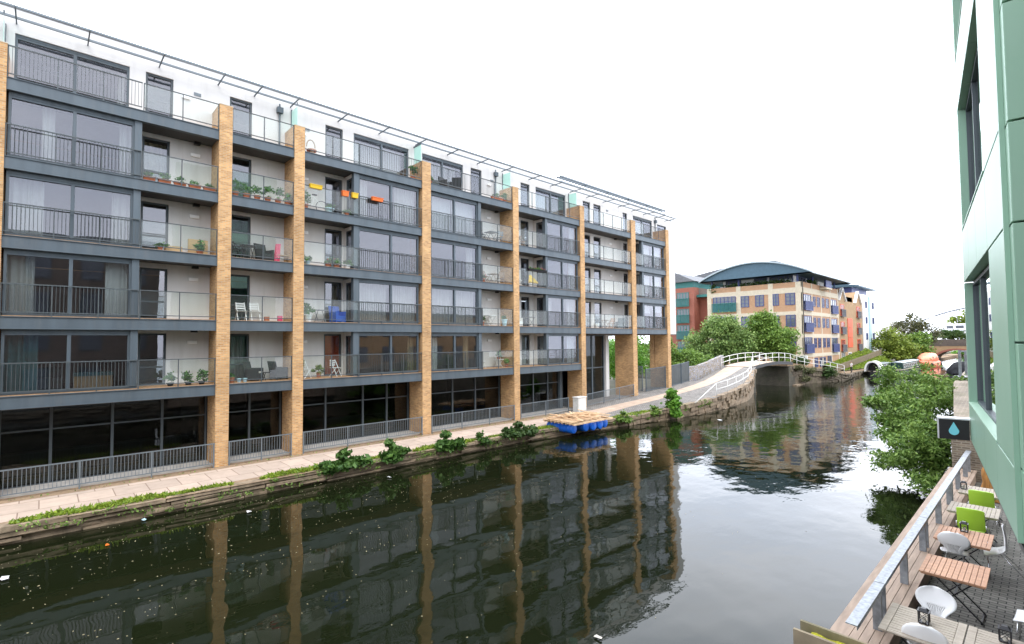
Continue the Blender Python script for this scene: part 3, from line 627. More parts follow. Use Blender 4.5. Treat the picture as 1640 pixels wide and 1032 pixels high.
# eaves brise-soleil: two rails, fine louvres, brackets
m = MB(); m.box(-25.10, -25.04, -9, 47.3, 12.21, 12.29); m.box(-26.02, -25.95, -9, 47.0, 12.24, 12.32)
louv = MB()
for k in range(5): x = -25.2 - k * .15; louv.box(x - .006, x + .006, -9, 47.0, 12.262, 12.282)
can = m.build('sun_louvre', 'steel_light', apt); louv.build('louvre_rods', 'white_paint', can)
for y in [-1.0, 1.07, 3.48, 5.78, 7.37, 9.1, 11.65, 14.13, 16.64, 19.06, 21.56, 23.85, 26.6, 29.01, 31.4, 33.6, 35.9, 38.2, 40.4, 42.4, 44.4, 46.4]:
    MB().box(XW, -25.03, y - .02, y + .02, 12.22, 12.285).build('bracket', 'steel', can)
m = MB(); ye = [31.0 + i * 3.3 for i in range(6)]
m.box(-27.08, -26.92, 30.9, 47.6, 13.60, 13.72); m.box(-27.45, -27.3, 30.9, 47.6, 13.60, 13.72); m.box(-27.02, -26.98, 30.9, 47.6, 13.25, 13.29)
for y in ye: m.box(-27.03, -26.97, y - .03, y + .03, 12.9, 13.62); m.box(-27.4, -27.0, y - .03, y + .03, 13.55, 13.62)
m.build('roof_rail', 'steel_light', apt)
for y in (-1.3, 9.15, 16.5, 23.9, 31.2):
    f = MB(); f.box(XW + .02, -25.55, y - .03, y + .03, 12.02, 12.1) if y in (16.5,) else f.box(XW + .02, XW + .06, y - .03, y + .03, 9.7, 12.1); f.box(-25.58, -25.55, y - .02, y + .02, 12.1, 12.22)
    s = f.build('privacy_screen', 'steel', apt); MB().box(XW + .08, -25.55, y - .008, y + .008, 9.75, 12.0).build('frosted_pane', 'glass_frost', s)
for y in (8.55, 23.2, 44.45):
    m = MB(); m.tube([(XW + .07, y, 9.7), (XW + .07, y, 11.75)], .045); m.box(XW + .01, XW + .22, y - .14, y + .14, 11.72, 12.0); m.tube([(XW + .08, y, 12.0), (XW + .08, y, 12.2)], .04)
    m.build('drainpipe', 'steel', apt)
for y, z in ((4.95, 11.5), (9.95, 11.3), (22.9, 11.35), (36.5, 11.6)): MB().box(XW, XW + .03, y - .14, y + .14, z - .07, z + .07).build('vent', 'steel_light', apt)
for y, z in ((4.5, 11.2), (9.75, 11.0), (22.6, 11.0), (36.0, 11.2)): MB().box(XW, XW + .1, y - .17, y + .17, z - .06, z + .06).build('wall_light', 'lamp_box', apt, bevel=.02)
# ground-floor shopfronts
GX = -26.5
GF = [(-1.16, 5.56, [.28, 2.15, 3.85], 5.54), (6.09, 8.84, [7.35], 8.82), (9.34, 16.23, [11.1, 13.25, 14.75], 16.21), (16.83, 23.63, [17.6, 19.5, 21.4], 23.61), (24.16, 30.95, [25.0, 27.0, 28.6], 29.9)]
for k, (y0, y1, mu, ye) in enumerate(GF):
    window(apt, 'shopfront', y0 + .01, ye, -5.36, -2.28, GX, mu, fw=.065, depth=.14, glass='glass_gf', trans=(-3.25,))
    MB().box(GX - .6, -25.262, y0, y1, -2.3, -2.235).build('soffit', 'soffit_brown', apt)
    MB().box(GX, -25.3, y0, y1, gz(y0) - .2, -5.32).build('plinth', 'concrete', apt)
    for j in range(4 if k != 1 else 2):
        yy = y0 + (y1 - y0) * (j + .6) / (4.4 if k != 1 else 2.4)
        MB().lathe([(.045, 0), (.04, .012)], (-27.6, yy, -2.34), 8).build('ceiling_light', 'lamp_lit', apt)
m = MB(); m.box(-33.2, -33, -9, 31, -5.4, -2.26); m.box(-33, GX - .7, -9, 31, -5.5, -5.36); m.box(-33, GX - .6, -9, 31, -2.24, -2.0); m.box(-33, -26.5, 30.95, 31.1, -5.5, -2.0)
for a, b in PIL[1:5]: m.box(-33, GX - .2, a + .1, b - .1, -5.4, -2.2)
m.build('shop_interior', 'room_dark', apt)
MB().box(-26.9, GX + .1, 29.9, 30.2, -5.36, -2.26).build('post', 'steel', apt)
# undercroft: soffit over the passage, lobby glass, white column, deep brick piers
MB().box(-33, -25.262, 31.0, 44.7, .52, .60).build('soffit', 'soffit_brown', apt)
MB().box(-33, -26.4, 44.7, 48.2, .52, .60).build('soffit', 'soffit_brown', apt)
lob = window(apt, 'lobby_window', 31.5, 36.6, -5.2, .5, -27.05, (33.2, 34.9), fw=.1, glass='glass_gf', trans=(-2.35,))
MB().box(-33, -27.2, 36.4, 36.6, -5.2, .5).build('lobby_wall', 'room_wall', apt); MB().box(-31.5, -31.3, 31.1, 36.4, -5.2, .5).build('lobby_wall', 'soffit_brown', apt)
MB().box(-27.5, -26.9, 36.7, 37.15, -5.2, .52).build('column', 'white_paint', apt)
MB().box(-27.0, -26.5, 44.1, 44.65, gz(44) - .3, .6).build('pier', 'brick_yellow', apt)
MB().box(-26.95, -26.43, 30.95, 31.48, -5.6, .55).build('pier', 'brick_yellow', apt)
# neighbouring bay running out of frame on the left
m = MB()
for lv in range(1, 6): m.box(-26.4, XF - .06, -9, -1.7, ZB[lv], ZB[lv] + BH)
m.build('balcony', 'steel', apt); MB().box(-26.6, -26.3, -9, -1.7, -5.4, 9.3).build('wall', 'render_white', apt)

# railings along the towpath, each between two pillars
RN = ['leftmost', 'short second', 'third', 'fourth', 'fifth']
for k, (y0, y1) in enumerate([(-1.16, 5.56), (6.09, 8.84), (9.34, 16.23), (16.83, 23.63), (24.16, 29.3), (31.48, 38.15)]):
    lab = f'{RN[k]} grey metal towpath railing, standing before dark shop glass between brick pillars' if k < 5 else 'grey metal towpath railing sloping up in front of the double height glazed lobby'
    t = thing('metal_railing', lab, 'railing', (-25.0, (y0 + y1) / 2, gz(y0)), 'low towpath railings between the brick pillars')
    m = MB(); p = MB(); x = -24.98; n = round((y1 - y0) / .115)
    f = lambda y: gz(y) + .02
    for a, b in ((1.02, .045), (.16, .035)): m.bar((x, y0, f(y0) + a), (x, y1, f(y1) + a), .035, b)
    for i in range(1, n):
        y = y0 + (y1 - y0) * i / n; m.box(x - .0085, x + .0085, y - .0085, y + .0085, f(y) + .16, f(y) + 1.02)
    m.build('bars', 'steel_light', t); np_ = max(2, round((y1 - y0) / 2.2))
    for i in range(np_ + 1):
        y = y0 + .04 + (y1 - y0 - .08) * i / np_; MB().box(x - .035, x + .015, y - .025, y + .025, gz(y) - .05, f(y) + 1.0).build('post', 'steel_light', t)
# gate leaf, gate post panel and fence panels past the last pillar
def palisade(name, lab, cat, p0, p1, h, nb, grp=None):
    t = thing(name, lab, cat, (p0[0], p0[1], p0[2]), grp); a = Vector(p0); b = Vector(p1); m = MB(); up = Vector((0, 0, 1))
    for q in (.08, h - .05): m.bar(a + up * q, b + up * q, .05, .07)
    for q in (a, b): m.bar(q, q + up * h, .07)
    m.build('frame', 'steel', t); m = MB()
    for i in range(1, nb):
        q = a.lerp(b, i / nb); m.bar(q + up * .1, q + up * (h - .06), .02, .06)
    m.build('bars', 'rail_grey', t); return t
palisade('metal_gate', 'tall grey barred gate leaf standing open under the last brick pillar', 'gate', (-27.2, 41.0, -4.75), (-25.7, 40.6, -4.72), 2.35, 9)
palisade('metal_gate', 'shut grey barred gate leaf with white lock, left of the last pillar', 'gate', (-25.5, 40.9, -4.75), (-25.25, 43.95, -4.6), 2.1, 26)
for k, (a, b) in enumerate([(44.7, 46.9), (47.0, 48.6)]):
    palisade('fence_panel', ['grey vertical bar fence panel just right of the last brick pillar', 'short grey fence panel meeting the graffiti wall'][k], 'fence', (-25.2, a, gz(a) + .02), (-25.25, b, gz(b) + .02), 2.05, int((b - a) / .085), 'grey fence panels beside the ramp')
# small white utility cabinet
t = thing('utility_cabinet', 'white utility cabinet with faded graffiti beside the brick pillar', 'cabinet', (-24.55, 30.1, -5.36))
MB().box(-24.85, -24.3, 29.6, 30.55, -5.36, -4.33).build('body', 'cabinet', t, bevel=.015); MB().box(-24.89, -24.26, 29.55, 30.6, -4.33, -4.27).build('lid', 'cabinet', t, bevel=.015)
MB().box(-24.3, -24.292, 29.7, 30.45, -5.25, -4.42).build('door', 'cabinet', t)
# ------------------------------------------------------------------ footbridge over the side arm
def deckz(y): return -2.72 - .0075 * (y - 64.2) ** 2
fb = thing('footbridge', 'small humped canal footbridge with white railings and a shallow dark arch', 'bridge', (-24, 64, WZ))
xr = lambda y: sti(y)[3] if y <= 58.5 else (-22.35 if y < 70 else -22.5)
m = MB(); yb = [57.6 + i * .9 for i in range(15)]
m.grid([[(-25.6, y, deckz(y)), (-22.3, y, deckz(y))] for y in yb]); m.build('deck', 'ramp_slabs', fb)
m = MB()
for a, b in zip(yb, yb[1:]):
    za, zb_ = deckz(a), deckz(b); ua, ub = za - .32, zb_ - .32
    m.hexa([(-22.5, a, ua), (-22.26, a, ua), (-22.26, b, ub), (-22.5, b, ub), (-22.5, a, za - .006), (-22.26, a, za + .05), (-22.26, b, zb_ + .05), (-22.5, b, zb_ - .006)])
    m.hexa([(-25.8, a, ua), (-25.55, a, ua), (-25.55, b, ub), (-25.8, b, ub), (-25.8, a, za), (-25.55, a, za + .05), (-25.55, b, zb_ + .05), (-25.8, b, zb_)])
    m.hexa([(-25.5, a, ua + .1), (-22.5, a, ua + .1), (-22.5, b, ub + .1), (-25.5, b, ub + .1), (-25.5, a, za - .03), (-22.5, a, za - .03), (-22.5, b, zb_ - .03), (-25.5, b, zb_ - .03)])
m.build('arch_beam', 'black_metal', fb)
for nm, ya, ye_ in (('abutment', 55.6, 58.4), ('abutment', 69.0, 71.2)):
    MB().box(-26.4, -22.38, ya, ye_, -8, deckz((ya + ye_) / 2) - .5).build(nm, 'brick_wet', fb)
stone_wall('stone_pier', [(-21.15, 54.6, -3.5), (-22.28, 58.3, -3.3)], 'weathered stone end of the ramp wall beside the dark bridge opening', WZ, seed=9, hmin=.3, hmax=.5, lenr=(.4, .9))
stone_wall('stone_bank', [(-22.25, 69.5, -3.5), (-22.1, 73, -3.65), (-20.8, 78, -4.2), (-19.9, 82, -4.8)], 'overgrown rubble bank wall right of the bridge arch', WZ, seed=12, hmin=.25, hmax=.4, m='stone_dark')
stone_wall('canal_wall', [(-19.9, 82, -4.8), (-19.6, 86, -5.2), (-20.5, 92, -5.35), (-20.8, 100, -5.4), (-19.5, 112, -5.4), (-18.5, 128, -5.4), (-18.5, 168, -5.4)], 'low canal wall where the narrow boats are moored', WZ, seed=13, m='stone_dark')
# water ledge round the far abutment
MB().box(-26, -21.9, 70.2, 73.5, -8, WZ + .12).build('ledge', 'stone', fb)
def hrail(name, lab, base, h=1.08, mids=(.55,), r=.035, step=2.0, ends=True):
    t = thing(name, lab, 'railing', base[0], 'white railings of the footbridge'); P = [Vector(p) for p in base]; up = Vector((0, 0, 1))
    for k, q in enumerate((h, *mids)): MB().tube([p + up * q for p in P], r, 6).build('rail', 'white_worn', t, smooth=True)
    L = [0]
    for a, b in zip(P, P[1:]): L.append(L[-1] + (b - a).length)
    n = max(1, round(L[-1] / step))
    for i in range(n + 1):
        s = L[-1] * i / n
        for j in range(len(P) - 1):
            if s <= L[j + 1] + 1e-6:
                q = P[j].lerp(P[j + 1], (s - L[j]) / (L[j + 1] - L[j])); MB().tube([q - up * .15, q + up * h], r, 6).build('post', 'white_worn', t, smooth=True); break
    return t
def E_(y, dx): s = sti(y); return (s[3] + dx, y, s[4])
t = hrail('ramp_railing', 'white handrail running up the water side of the cobbled ramp', [E_(y, -.25) for y in (41.5, 44, 47, 50, 53, 55.5, 57.5)], step=2.3)
MB().tube([Vector(E_(41.5, -.25)) + Vector((0, 0, 1.08)), Vector(E_(37.2, .15)) + Vector((0, 0, .05))], .035, 6).build('rail', 'white_worn', t, smooth=True)
hrail('bridge_railing', 'white railing along the water side of the footbridge deck, dropping to the boats', [(-22.45, y, deckz(y)) for y in (57.7, 60, 62, 64, 66, 68, 70)] + [(-22.3, 73, -3.45), (-21.6, 76, -3.85), (-20.6, 80, -4.3), (-19.9, 84, -4.9)], step=2.0)
hrail('bridge_railing', 'white railing on the far side of the footbridge beyond the pale deck', [(-25.4, y, deckz(y) if y > 57.6 else sti(y)[4] + .05) for y in (56.5, 58.5, 60, 62, 64, 66, 68, 70)], step=2.1)
m = MB(); MBp = [(-25.25, 48.7, gz(48.7)), (-25.3, 51, gz(51)), (-25.4, 54, gz(54)), (-25.5, 57.4, gz(57.4) + .1)]
for (a, b) in zip(MBp, MBp[1:]):
    ha, hb = (1.5 if a[1] < 50 else 1.3), 1.25
    m.hexa([(a[0] - .4, a[1], a[2] - 1), (a[0], a[1], a[2] - 1), (b[0], b[1], b[2] - 1), (b[0] - .4, b[1], b[2] - 1), (a[0] - .4, a[1], a[2] + ha), (a[0], a[1], a[2] + ha), (b[0], b[1], b[2] + hb), (b[0] - .4, b[1], b[2] + hb)])
tag(m.build('graffiti_wall', 'graffiti_wall', org=MBp[0]), 'rough stone wall covered in silver and blue graffiti beside the bridge ramp', 'wall')
MB2 = MB().box(-23.6, -22.7, 77.4, 77.6, -4.1, -2.3); tag(MB2.build('white_hoarding', 'white_paint', org=(-23, 77.5, -4.1)), 'white hoarding board standing behind the bridge railing', 'board')

# ------------------------------------------------------------------ trees and bushes
def tree(name, lab, base, height, blobs, leaf, size, trunk_r, cat='tree', group=None, per=60, spread=.45, limbs=None, bark='bark'):
    t = thing(name, lab, cat, base, group); b = Vector(base); pts = []; m = MB()
    top = b + Vector((0, 0, height * .55)); r = random.Random(int(abs(base[0] * 31 + base[1] * 7)))
    m.tube([b - Vector((0, 0, .3)), b + Vector((.1, .05, height * .2)), b + Vector((r.uniform(-.2, .2), .1, height * .4)), top], trunk_r, 8, trunk_r * .45)
    for c, rad, nc in blobs:
        c = Vector(c); pts.append(blob_pts(c, rad, nc, per, spread))
        s = b + Vector((0, 0, height * r.uniform(.15, .4))); mid = s.lerp(c, .5) + Vector((r.uniform(-.3, .3), r.uniform(-.3, .3), -.2))
        m.tube([s, mid, c], trunk_r * .5, 6, .02)
        for _ in range(4):
            e = c + Vector((r.uniform(-.8, .8) * rad[0], r.uniform(-.8, .8) * rad[1], r.uniform(-.3, .8) * rad[2])); m.tube([mid.lerp(c, .5), e], trunk_r * .2, 5, .012)
    m.build('trunk', bark, t, smooth=True); leaves('crown', np.concatenate(pts), size, leaf, t); return t
def shrub(name, lab, base, blobs, leaf, size, per=40, spread=.2, cat='bush', group=None, aspect=.55, stems=6, zmin=None):
    t = thing(name, lab, cat, base, group); pts = []; m = MB(); b = Vector(base); r = random.Random(int(abs(base[1] * 13)))
    for c, rad, nc in blobs:
        pts.append(blob_pts(c, rad, nc, per, spread, .3, zmin))
        for _ in range(stems):
            e = Vector(c) + Vector((r.uniform(-.8, .8) * rad[0], r.uniform(-.8, .8) * rad[1], r.uniform(-.2, .8) * rad[2])); m.tube([b + Vector((r.uniform(-.1, .1), r.uniform(-.1, .1), -.1)), b.lerp(e, .5) + Vector((0, 0, .05)), e], .014 + .01 * rad[2], 5, .006)
    m.build('stems', 'stem', t); leaves('foliage', np.concatenate(pts), size, leaf, t, aspect=aspect); return t
tree('willow_tree', 'feathery pale green tree at the left, before the red brick building', (-33.5, 73, -5), 8, [((-34.4, 73, -1), (2.9, 2.4, 2.9), 55), ((-32.0, 72.6, -.2), (2.4, 2, 2.9), 50), ((-31.2, 73, -2.6), (2.6, 2, 1.8), 38), ((-36.6, 73, -2.6), (2.2, 2, 1.8), 34), ((-33.6, 73.4, 2.0), (1.6, 1.4, 1.6), 24), ((-36.2, 73, -.6), (2.0, 1.8, 2.2), 30), ((-30.0, 73.2, -.6), (1.8, 1.6, 2.2), 30), ((-31.8, 73.6, 2.2), (1.5, 1.4, 1.2), 18)], 'leaf_willow', .17, .2, per=75, spread=.5, group='trees behind the footbridge')
tree('round_tree', 'rounded bright green tree on the right, before the blue roofed building', (-28.4, 77, -5), 8, [((-29.6, 77, -.2), (2.6, 2.4, 2.5), 50), ((-27.2, 77, -.2), (2.5, 2.2, 2.7), 50), ((-28.4, 77.2, 1.9), (2.2, 1.9, 1.7), 36), ((-25.9, 76.5, -1.5), (1.9, 1.7, 1.7), 30), ((-30.6, 77, -2.2), (2.0, 1.8, 1.6), 26), ((-28.2, 77, 2.9), (1.5, 1.4, 1.1), 18), ((-25.4, 76.6, .2), (1.5, 1.4, 1.4), 20)], 'leaf_tree', .17, .25, per=75, spread=.5, group='trees behind the footbridge')
tree('thicket_tree', 'dark bushy tree low behind the graffiti wall', (-33, 64, -5), 4, [((-33.4, 63.5, -2.9), (3.2, 2, 1.7), 55), ((-30.6, 63.5, -3.4), (2.0, 1.8, 1.3), 30), ((-36.6, 63, -3.1), (2.4, 2, 2.0), 38)], 'leaf_tree', .15, .12, per=70, spread=.4, group='trees behind the footbridge')
tree('garden_tree', 'leafy tree seen through the passage under the flats', (-34, 50, -5), 6, [((-34, 50, -1.8), (2.6, 2.4, 2.4), 50), ((-36.5, 52, -1.4), (2.6, 2.4, 2.6), 45), ((-33, 47, -2.6), (2.0, 2, 1.6), 30)], 'leaf_bright', .15, .14, per=60, spread=.45)
shrub('shrub', 'small dark shrub behind the white railing right of the bridge', (-22.9, 75.5, -4.2), [((-23, 75.5, -3.0), (1.1, 1.1, .9), 26)], 'leaf_dark', .13, per=50, spread=.25)
shrub('shrub', 'green shrub growing out of the rubble bank at the water', (-20.6, 78, -5.3), [((-20.4, 78, -4.5), (.75, .8, 1.0), 24)], 'leaf_dark', .12, per=45, spread=.2)
shrub('bank_weeds', 'dry brown and green weeds hanging over the rubble bank right of the arch', (-22, 73.5, -4), [((-22.0, 71.5, -3.75), (.4, 1.3, .35), 14), ((-21.5, 74.5, -4.1), (.4, 1.6, .35), 16), ((-21.7, 73.2, -5.2), (.3, 1.6, .3), 10), ((-20.2, 80, -4.8), (.4, 1.6, .3), 12)], 'leaf_rust', .12, per=40, spread=.2, cat='weeds')
shrub('hedge', 'tall green shrubs filling the view through the passage between the brick piers', (-38, 54, -5), [((-36, 54, -2.6), (2.4, 2.4, 2.6), 50), ((-40, 58, -1.6), (3, 2.6, 3.4), 60), ((-37.5, 62, -1.6), (3, 2.4, 2.8), 46)], 'leaf_tree', .17, per=60, spread=.45)
# bushes on the coping
def bush(lab, y, L, h, leaf='leaf_maple', size=.1, n=26, drop=.25, dx=0., per=30):
    e = sti(y)[3] + dx; z = gz(y); L *= .85; h *= .88
    shrub('canal_bush', lab, (e - .12, y, z), [((e + .03 + rng.uniform(-.1, .12), y + L * q, z + h * rng.uniform(.25, .55) - drop * .4), (rng.uniform(.25, .42), L * .3, h * rng.uniform(.3, .62)), n // 3) for q in (-.42, -.05, .38)] + [((e - .1, y + L * rng.uniform(-.3, .3), z + h * .95), (.14, .16, h * .3), max(3, n // 8))], leaf, size, per=per, spread=.09, group='bushes on the canal edge', aspect=.75)
bush('long low big-leaved bush hanging over the canal edge, largest of the near ones', 9.75, 2.3, .62, n=46, size=.12)
bush('big-leaved green bush second from the left on the canal edge', 12.25, 1.15, .72, n=30, size=.115)
bush('green leafy bush third from the left on the canal edge', 15.3, 1.5, .72, n=34, size=.115)
bush('tiny sprig of leaves between two bushes on the coping', 17.6, .6, .35, n=10, size=.08)
bush('dark low spreading bush just left of the timber raft', 20.3, 2.2, .66, 'leaf_dark', .1, n=44)
bush('wispy grassy clump just right of the timber raft', 29.4, 1.2, .4, 'leaf_tree', .08, n=22, drop=.6)
bush('small wispy clump left of the upright bright bush', 32.6, 1.0, .35, 'leaf_tree', .08, n=16, drop=.5)
e = sti(34.6); shrub('canal_bush', 'upright bright green bush alone on the cobbled canal edge', (e[3], 34.6, e[4]), [((e[3] + .05, 34.6, e[4] + .35), (.62, .6, .85), 34), ((e[3] + .0, 34.6, e[4] + 1.0), (.3, .3, .4), 10), ((e[3] + .2, 34.6, e[4] - .35), (.45, .55, .4), 16)], 'leaf_bright', .12, per=36, spread=.12, group='bushes on the canal edge', aspect=.7)
# big leaning bush on the right bank
shrub('waterside_bush', 'big leafy bush leaning out over the water beside the cafe terrace', (-2.9, 28, -5.2), [((-4.0, 29.5, -3.0), (1.6, 2.6, 1.2), 46), ((-5.4, 30.5, -3.2), (1.3, 1.7, .6), 26), ((-3.5, 26.5, -4.0), (1.1, 2.0, 1.15), 40), ((-4.6, 28.3, -4.2), (1.2, 1.7, .8), 28), ((-3.6, 31.5, -2.2), (1.2, 1.7, .9), 26), ((-5.7, 32.5, -2.2), (.5, .8, .9), 14), ((-5.9, 30.2, -3.1), (.5, .7, .25), 7), ((-5.3, 29.6, -3.9), (.6, .7, .3), 9), ((-3.5, 25.2, -4.9), (.9, 1.2, .7), 22), ((-4.6, 26.6, -5.1), (.9, 1.0, .45), 16), ((-3.2, 24.0, -5.3), (.5, .8, .4), 8)], 'leaf_bush', .085, per=110, spread=.2, stems=9, aspect=.42)

# ------------------------------------------------------------------ timber raft on blue barrels, pulled up on the edge
raft = thing('timber_raft', 'homemade raft of pale timber pallets on blue plastic barrels moored at the edge', 'raft', (-20.9, 25.8, -5.6))
def RB(x, y): return x, y
for (x, y0, L, axis) in [(-20.35, 23.75, 1.0, 'x'), (-20.3, 24.9, 1.0, 'x'), (-20.2, 25.5, 1.05, 'x'), (-20.15, 26.15, 1.0, 'x'), (-20.3, 26.85, 1.0, 'x'), (-21.4, 23.75, 1.05, 'x'), (-21.5, 26.9, 1.0, 'x')]:
    m = MB(); M = Matrix.Translation((x, y0, -5.38)) @ (Matrix.Rotation(R_(90), 4, 'Y') if axis == 'x' else Matrix.Rotation(R_(-90), 4, 'X')); r = .29
    m.lathe([(r * .8, -L / 2), (r * .97, -L / 2 + .03), (r, -L / 2 + .1), (r, -L * .2), (r + .015, -L * .18), (r, -L * .15), (r, L * .15), (r + .015, L * .18), (r, L * .2), (r, L / 2 - .1), (r * .97, L / 2 - .03), (r * .8, L / 2)], (0, 0, 0), 18)
    b = m.xform(M).build('barrel', 'blue_barrel', raft, smooth=True)
m = MB(); r = random.Random(4)
for i in range(9):
    x = -22.0 + i * .3; m.box(x, x + .12, 23.3, 27.25, -5.09, -5.0)
m.build('joists', 'wood_pallet', raft)
m = MB()
for i in range(46):
    y = 23.25 + i * .088; a = r.uniform(-.06, .06); q = r.uniform(-.35, .1); z = -4.96 + r.uniform(-.015, .05) + (.09 if i % 5 == 0 else 0)
    L = r.choice([1.3, 1.7, 2.4, 2.55]); x0 = -22.15 + r.uniform(0, 2.7 - L) if L < 2.5 else -22.2
    m.bar((x0, y - a, z + r.uniform(-.02, .03)), (x0 + L, y + a, z + r.uniform(-.02, .03)), .095, .028)
for i in range(30):
    y = r.uniform(23.8, 26.8); x = r.uniform(-21.7, -20.4); a = r.uniform(-1.2, 1.2); l = r.uniform(.4, .8)
    m.bar((x - l * math.cos(a), y - l * math.sin(a), -4.88 + r.uniform(0, .16)), (x + l * math.cos(a), y + l * math.sin(a), -4.88 + r.uniform(0, .18)), .1, .03)
m.build('deck_boards', 'wood_pallet', raft)
# scruffy weeds rooted in the joints of the edge stones
P = []
for i in range(150):
    y = nrg.uniform(-3, 40); e = sti(y)[3]; z = sti(y)[4]; n_ = int(nrg.uniform(8, 34)); r_ = nrg.uniform(.05, .16)
    P.append(np.array([e - .02 + abs(nrg.normal()) * .05, y, z - nrg.choice([.0, .02, .18, .34])]) + nrg.normal(size=(n_, 3)) * np.array([r_ * .5, r_ * 1.3, r_ * .6]))
struct(leaves('edge_weeds', np.concatenate(P), .05, 'leaf_tree', aspect=.45, up=.2), 'stuff')
P = [(-24.75 + abs(nrg.normal()) * .05, nrg.uniform(-3, 30), -5.38 + nrg.uniform(0, .04)) for i in range(260)]
struct(leaves('path_weeds', P, .04, 'leaf_tree', aspect=.45, up=.2), 'stuff')
# floating litter
m = MB()
for i in range(1150):
    y = nrg.gamma(2.2, 6.2) - 3; x = -21.3 + abs(nrg.normal()) * 6.5
    if x > -2.6: continue
    s = nrg.uniform(.006, .02) * (1.7 if nrg.random() < .06 else 1); a = nrg.uniform(0, 3.14); c_, s_ = math.cos(a) * s, math.sin(a) * s
    m.hexa([(x - c_, y - s_, WZ - .004), (x + s_ * .5, y - c_ * .5, WZ - .004), (x + c_, y + s_, WZ - .004), (x - s_ * .5, y + c_ * .5, WZ - .004), (x - c_, y - s_, WZ + .008), (x + s_ * .5, y - c_ * .5, WZ + .006), (x + c_, y + s_, WZ + .009), (x - s_ * .5, y + c_ * .5, WZ + .006)])
mat('litter', (.42, .36, .22), .8, var=.7, vscale=1.3)
struct(m.build('floating_specks', 'litter'), 'stuff')
def litter(lab, px, py, s, m_):
    # flat crumpled scraps lying on the water
    mb = MB(); mb.grid([[(px + s * (u - 1) + rng.uniform(-.02, .02), py + s * .5 * (v - 1) + rng.uniform(-.02, .02), WZ + .02 + rng.uniform(0, .035)) for v in range(3)] for u in range(3)])
    o = mb.build('litter_scrap', m_, org=(px, py, WZ)); s_ = o.modifiers.new('solid', 'SOLIDIFY'); s_.thickness = .01; tag(o, lab, 'litter', 'scraps floating on the canal')
litter('white scrap of plastic floating at the lower left', -18.3, -.6, .14, 'plastic_white'); litter('orange scrap floating on the dark water', -19.2, 1.5, .07, 'orange'); litter('pale blue scrap floating near the stone edge', -21.0, 2.6, .09, 'pot_blue')
litter('white scrap floating near the foreground pillar reflection', -19.4, 5.4, .11, 'plastic_white'); litter('white feather-like scrap below the second bush', -19.9, 11.2, .1, 'plastic_white')
litter('white scrap floating below the upright bush', -16.6, 36.5, .16, 'plastic_white'); litter('pale scrap on the bright water by the terrace', -6.3, 8.2, .07, 'cushion')
# ------------------------------------------------------------------ blue-roofed building beyond the bridge
bb = thing('blue_roof_building', 'orange and cream brick building with a wide curved blue roof behind the trees', 'building', (-26, 87, -5))
GX0, GX1, GY0, GY1 = -41.2, -26.0, 87.0, 107.0
MB().box(GX0, GX1, GY0, GY1, -6, 9.1).build('wall', 'brick_orange', bb)
m = MB()
for z0, z1 in ((7.38, 8.25), (3.84, 4.45), (.2, .85), (-2.9, -2.35)):
    m.box(GX0 - .05, GX1 + .06, GY0 - .06, GY1 + .05, z0, z1)
for x in (-41.0, -35.85, -30.95 + .3, -26.0 - .55):
    m.box(x - .35, x + .62 if x > -27 else x + .4, GY0 - .05, GY0 + .1, -6, 9.12)
for y in (87.0, 91.7, 96.6, 101.9, 106.6):
    m.box(GX1 - .1, GX1 + .05, y - .05 if y > 88 else y - .05, y + .35, -6, 9.12)
m.build('stone_band', 'band_stone', bb)
def fwin(par, gable, a0, a1, z0, z1, nx=2, nz=2, juliet=False, name='window', m_='blue_paint', rail='blue_paint', X=GX1, Y=GY0, door=False):
    f = MB(); w_ = .09; d = .09
    def b(a, c, p, q, e0=0., e1=d):
        if gable: f.box(a, c, Y - e1, Y - e0, p, q)
        else: f.box(X + e0, X + e1, a, c, p, q)
    b(a0, a1, z0, z0 + w_); b(a0, a1, z1 - w_, z1); b(a0, a0 + w_, z0 + w_, z1 - w_); b(a1 - w_, a1, z0 + w_, z1 - w_)
    for i in range(1, nx): q = a0 + (a1 - a0) * i / nx; b(q - .05, q + .05, z0 + w_, z1 - w_, 0, d - .01)
    for i in range(1, nz): q = z0 + (z1 - z0) * i / nz; b(a0 + w_, a1 - w_, q - .03, q + .03, 0, d - .02)
    o = f.build(name, m_, par); f = MB(); b(a0 + w_, a1 - w_, z0 + w_, z1 - w_, 0, .03); f.build('pane', 'far_pane', o)
    if juliet:
        f = MB(); h = (z1 - z0) * .52; n = int((a1 - a0) / .16)
        for i in range(n + 1): q = a0 - .1 + (a1 - a0 + .2) * i / n; b(q - .045, q + .045, z0 - .1, z0 + h, .32, .36)
        b(a0 - .12, a1 + .12, z0 + h, z0 + h + .08, .1, .40); b(a0 - .12, a1 + .12, z0 - .16, z0 - .08, .1, .40); f.build('juliet_rail', rail, o)
for z in (5.5, 2.0, -1.4):
    fwin(bb, True, -40.3, -36.3, z - .5, z + 2.0, 6, 3, True, rail='teal_paint')
    for a, c in ((-35.45, -34.1), (-33.05, -31.7), (-30.3, -29.4), (-28.4, -27.0)): fwin(bb, True, a, c, z, z + 1.9, 2, 3)
for z in (4.75, 1.3, -2.1):
    fwin(bb, False, 87.7, 91.2, z, z + 2.4, 4, 2, True); fwin(bb, False, 102.3, 105.7, z - .1, z + 2.3, 3, 2, True)
    for a, c in ((92.4, 93.6), (94.5, 95.8), (97.2, 98.5), (99.4, 100.9)): fwin(bb, False, a, c, z + .65, z + 2.25, 2, 3)
for a, c in ((92.3, 94), (95, 98.2)): fwin(bb, False, a, c, -4.6, -3.1, 3, 1)
fwin(bb, False, 99.5, 101.6, -5.2, -3.0, 1, 1, name='door')
m = MB(); m.box(GX0 + 1.8, GX1 - 1.8, GY0 + 2.2, GY1 - 1.5, 9.1, 10.6); m.build('penthouse', 'white_paint', bb)
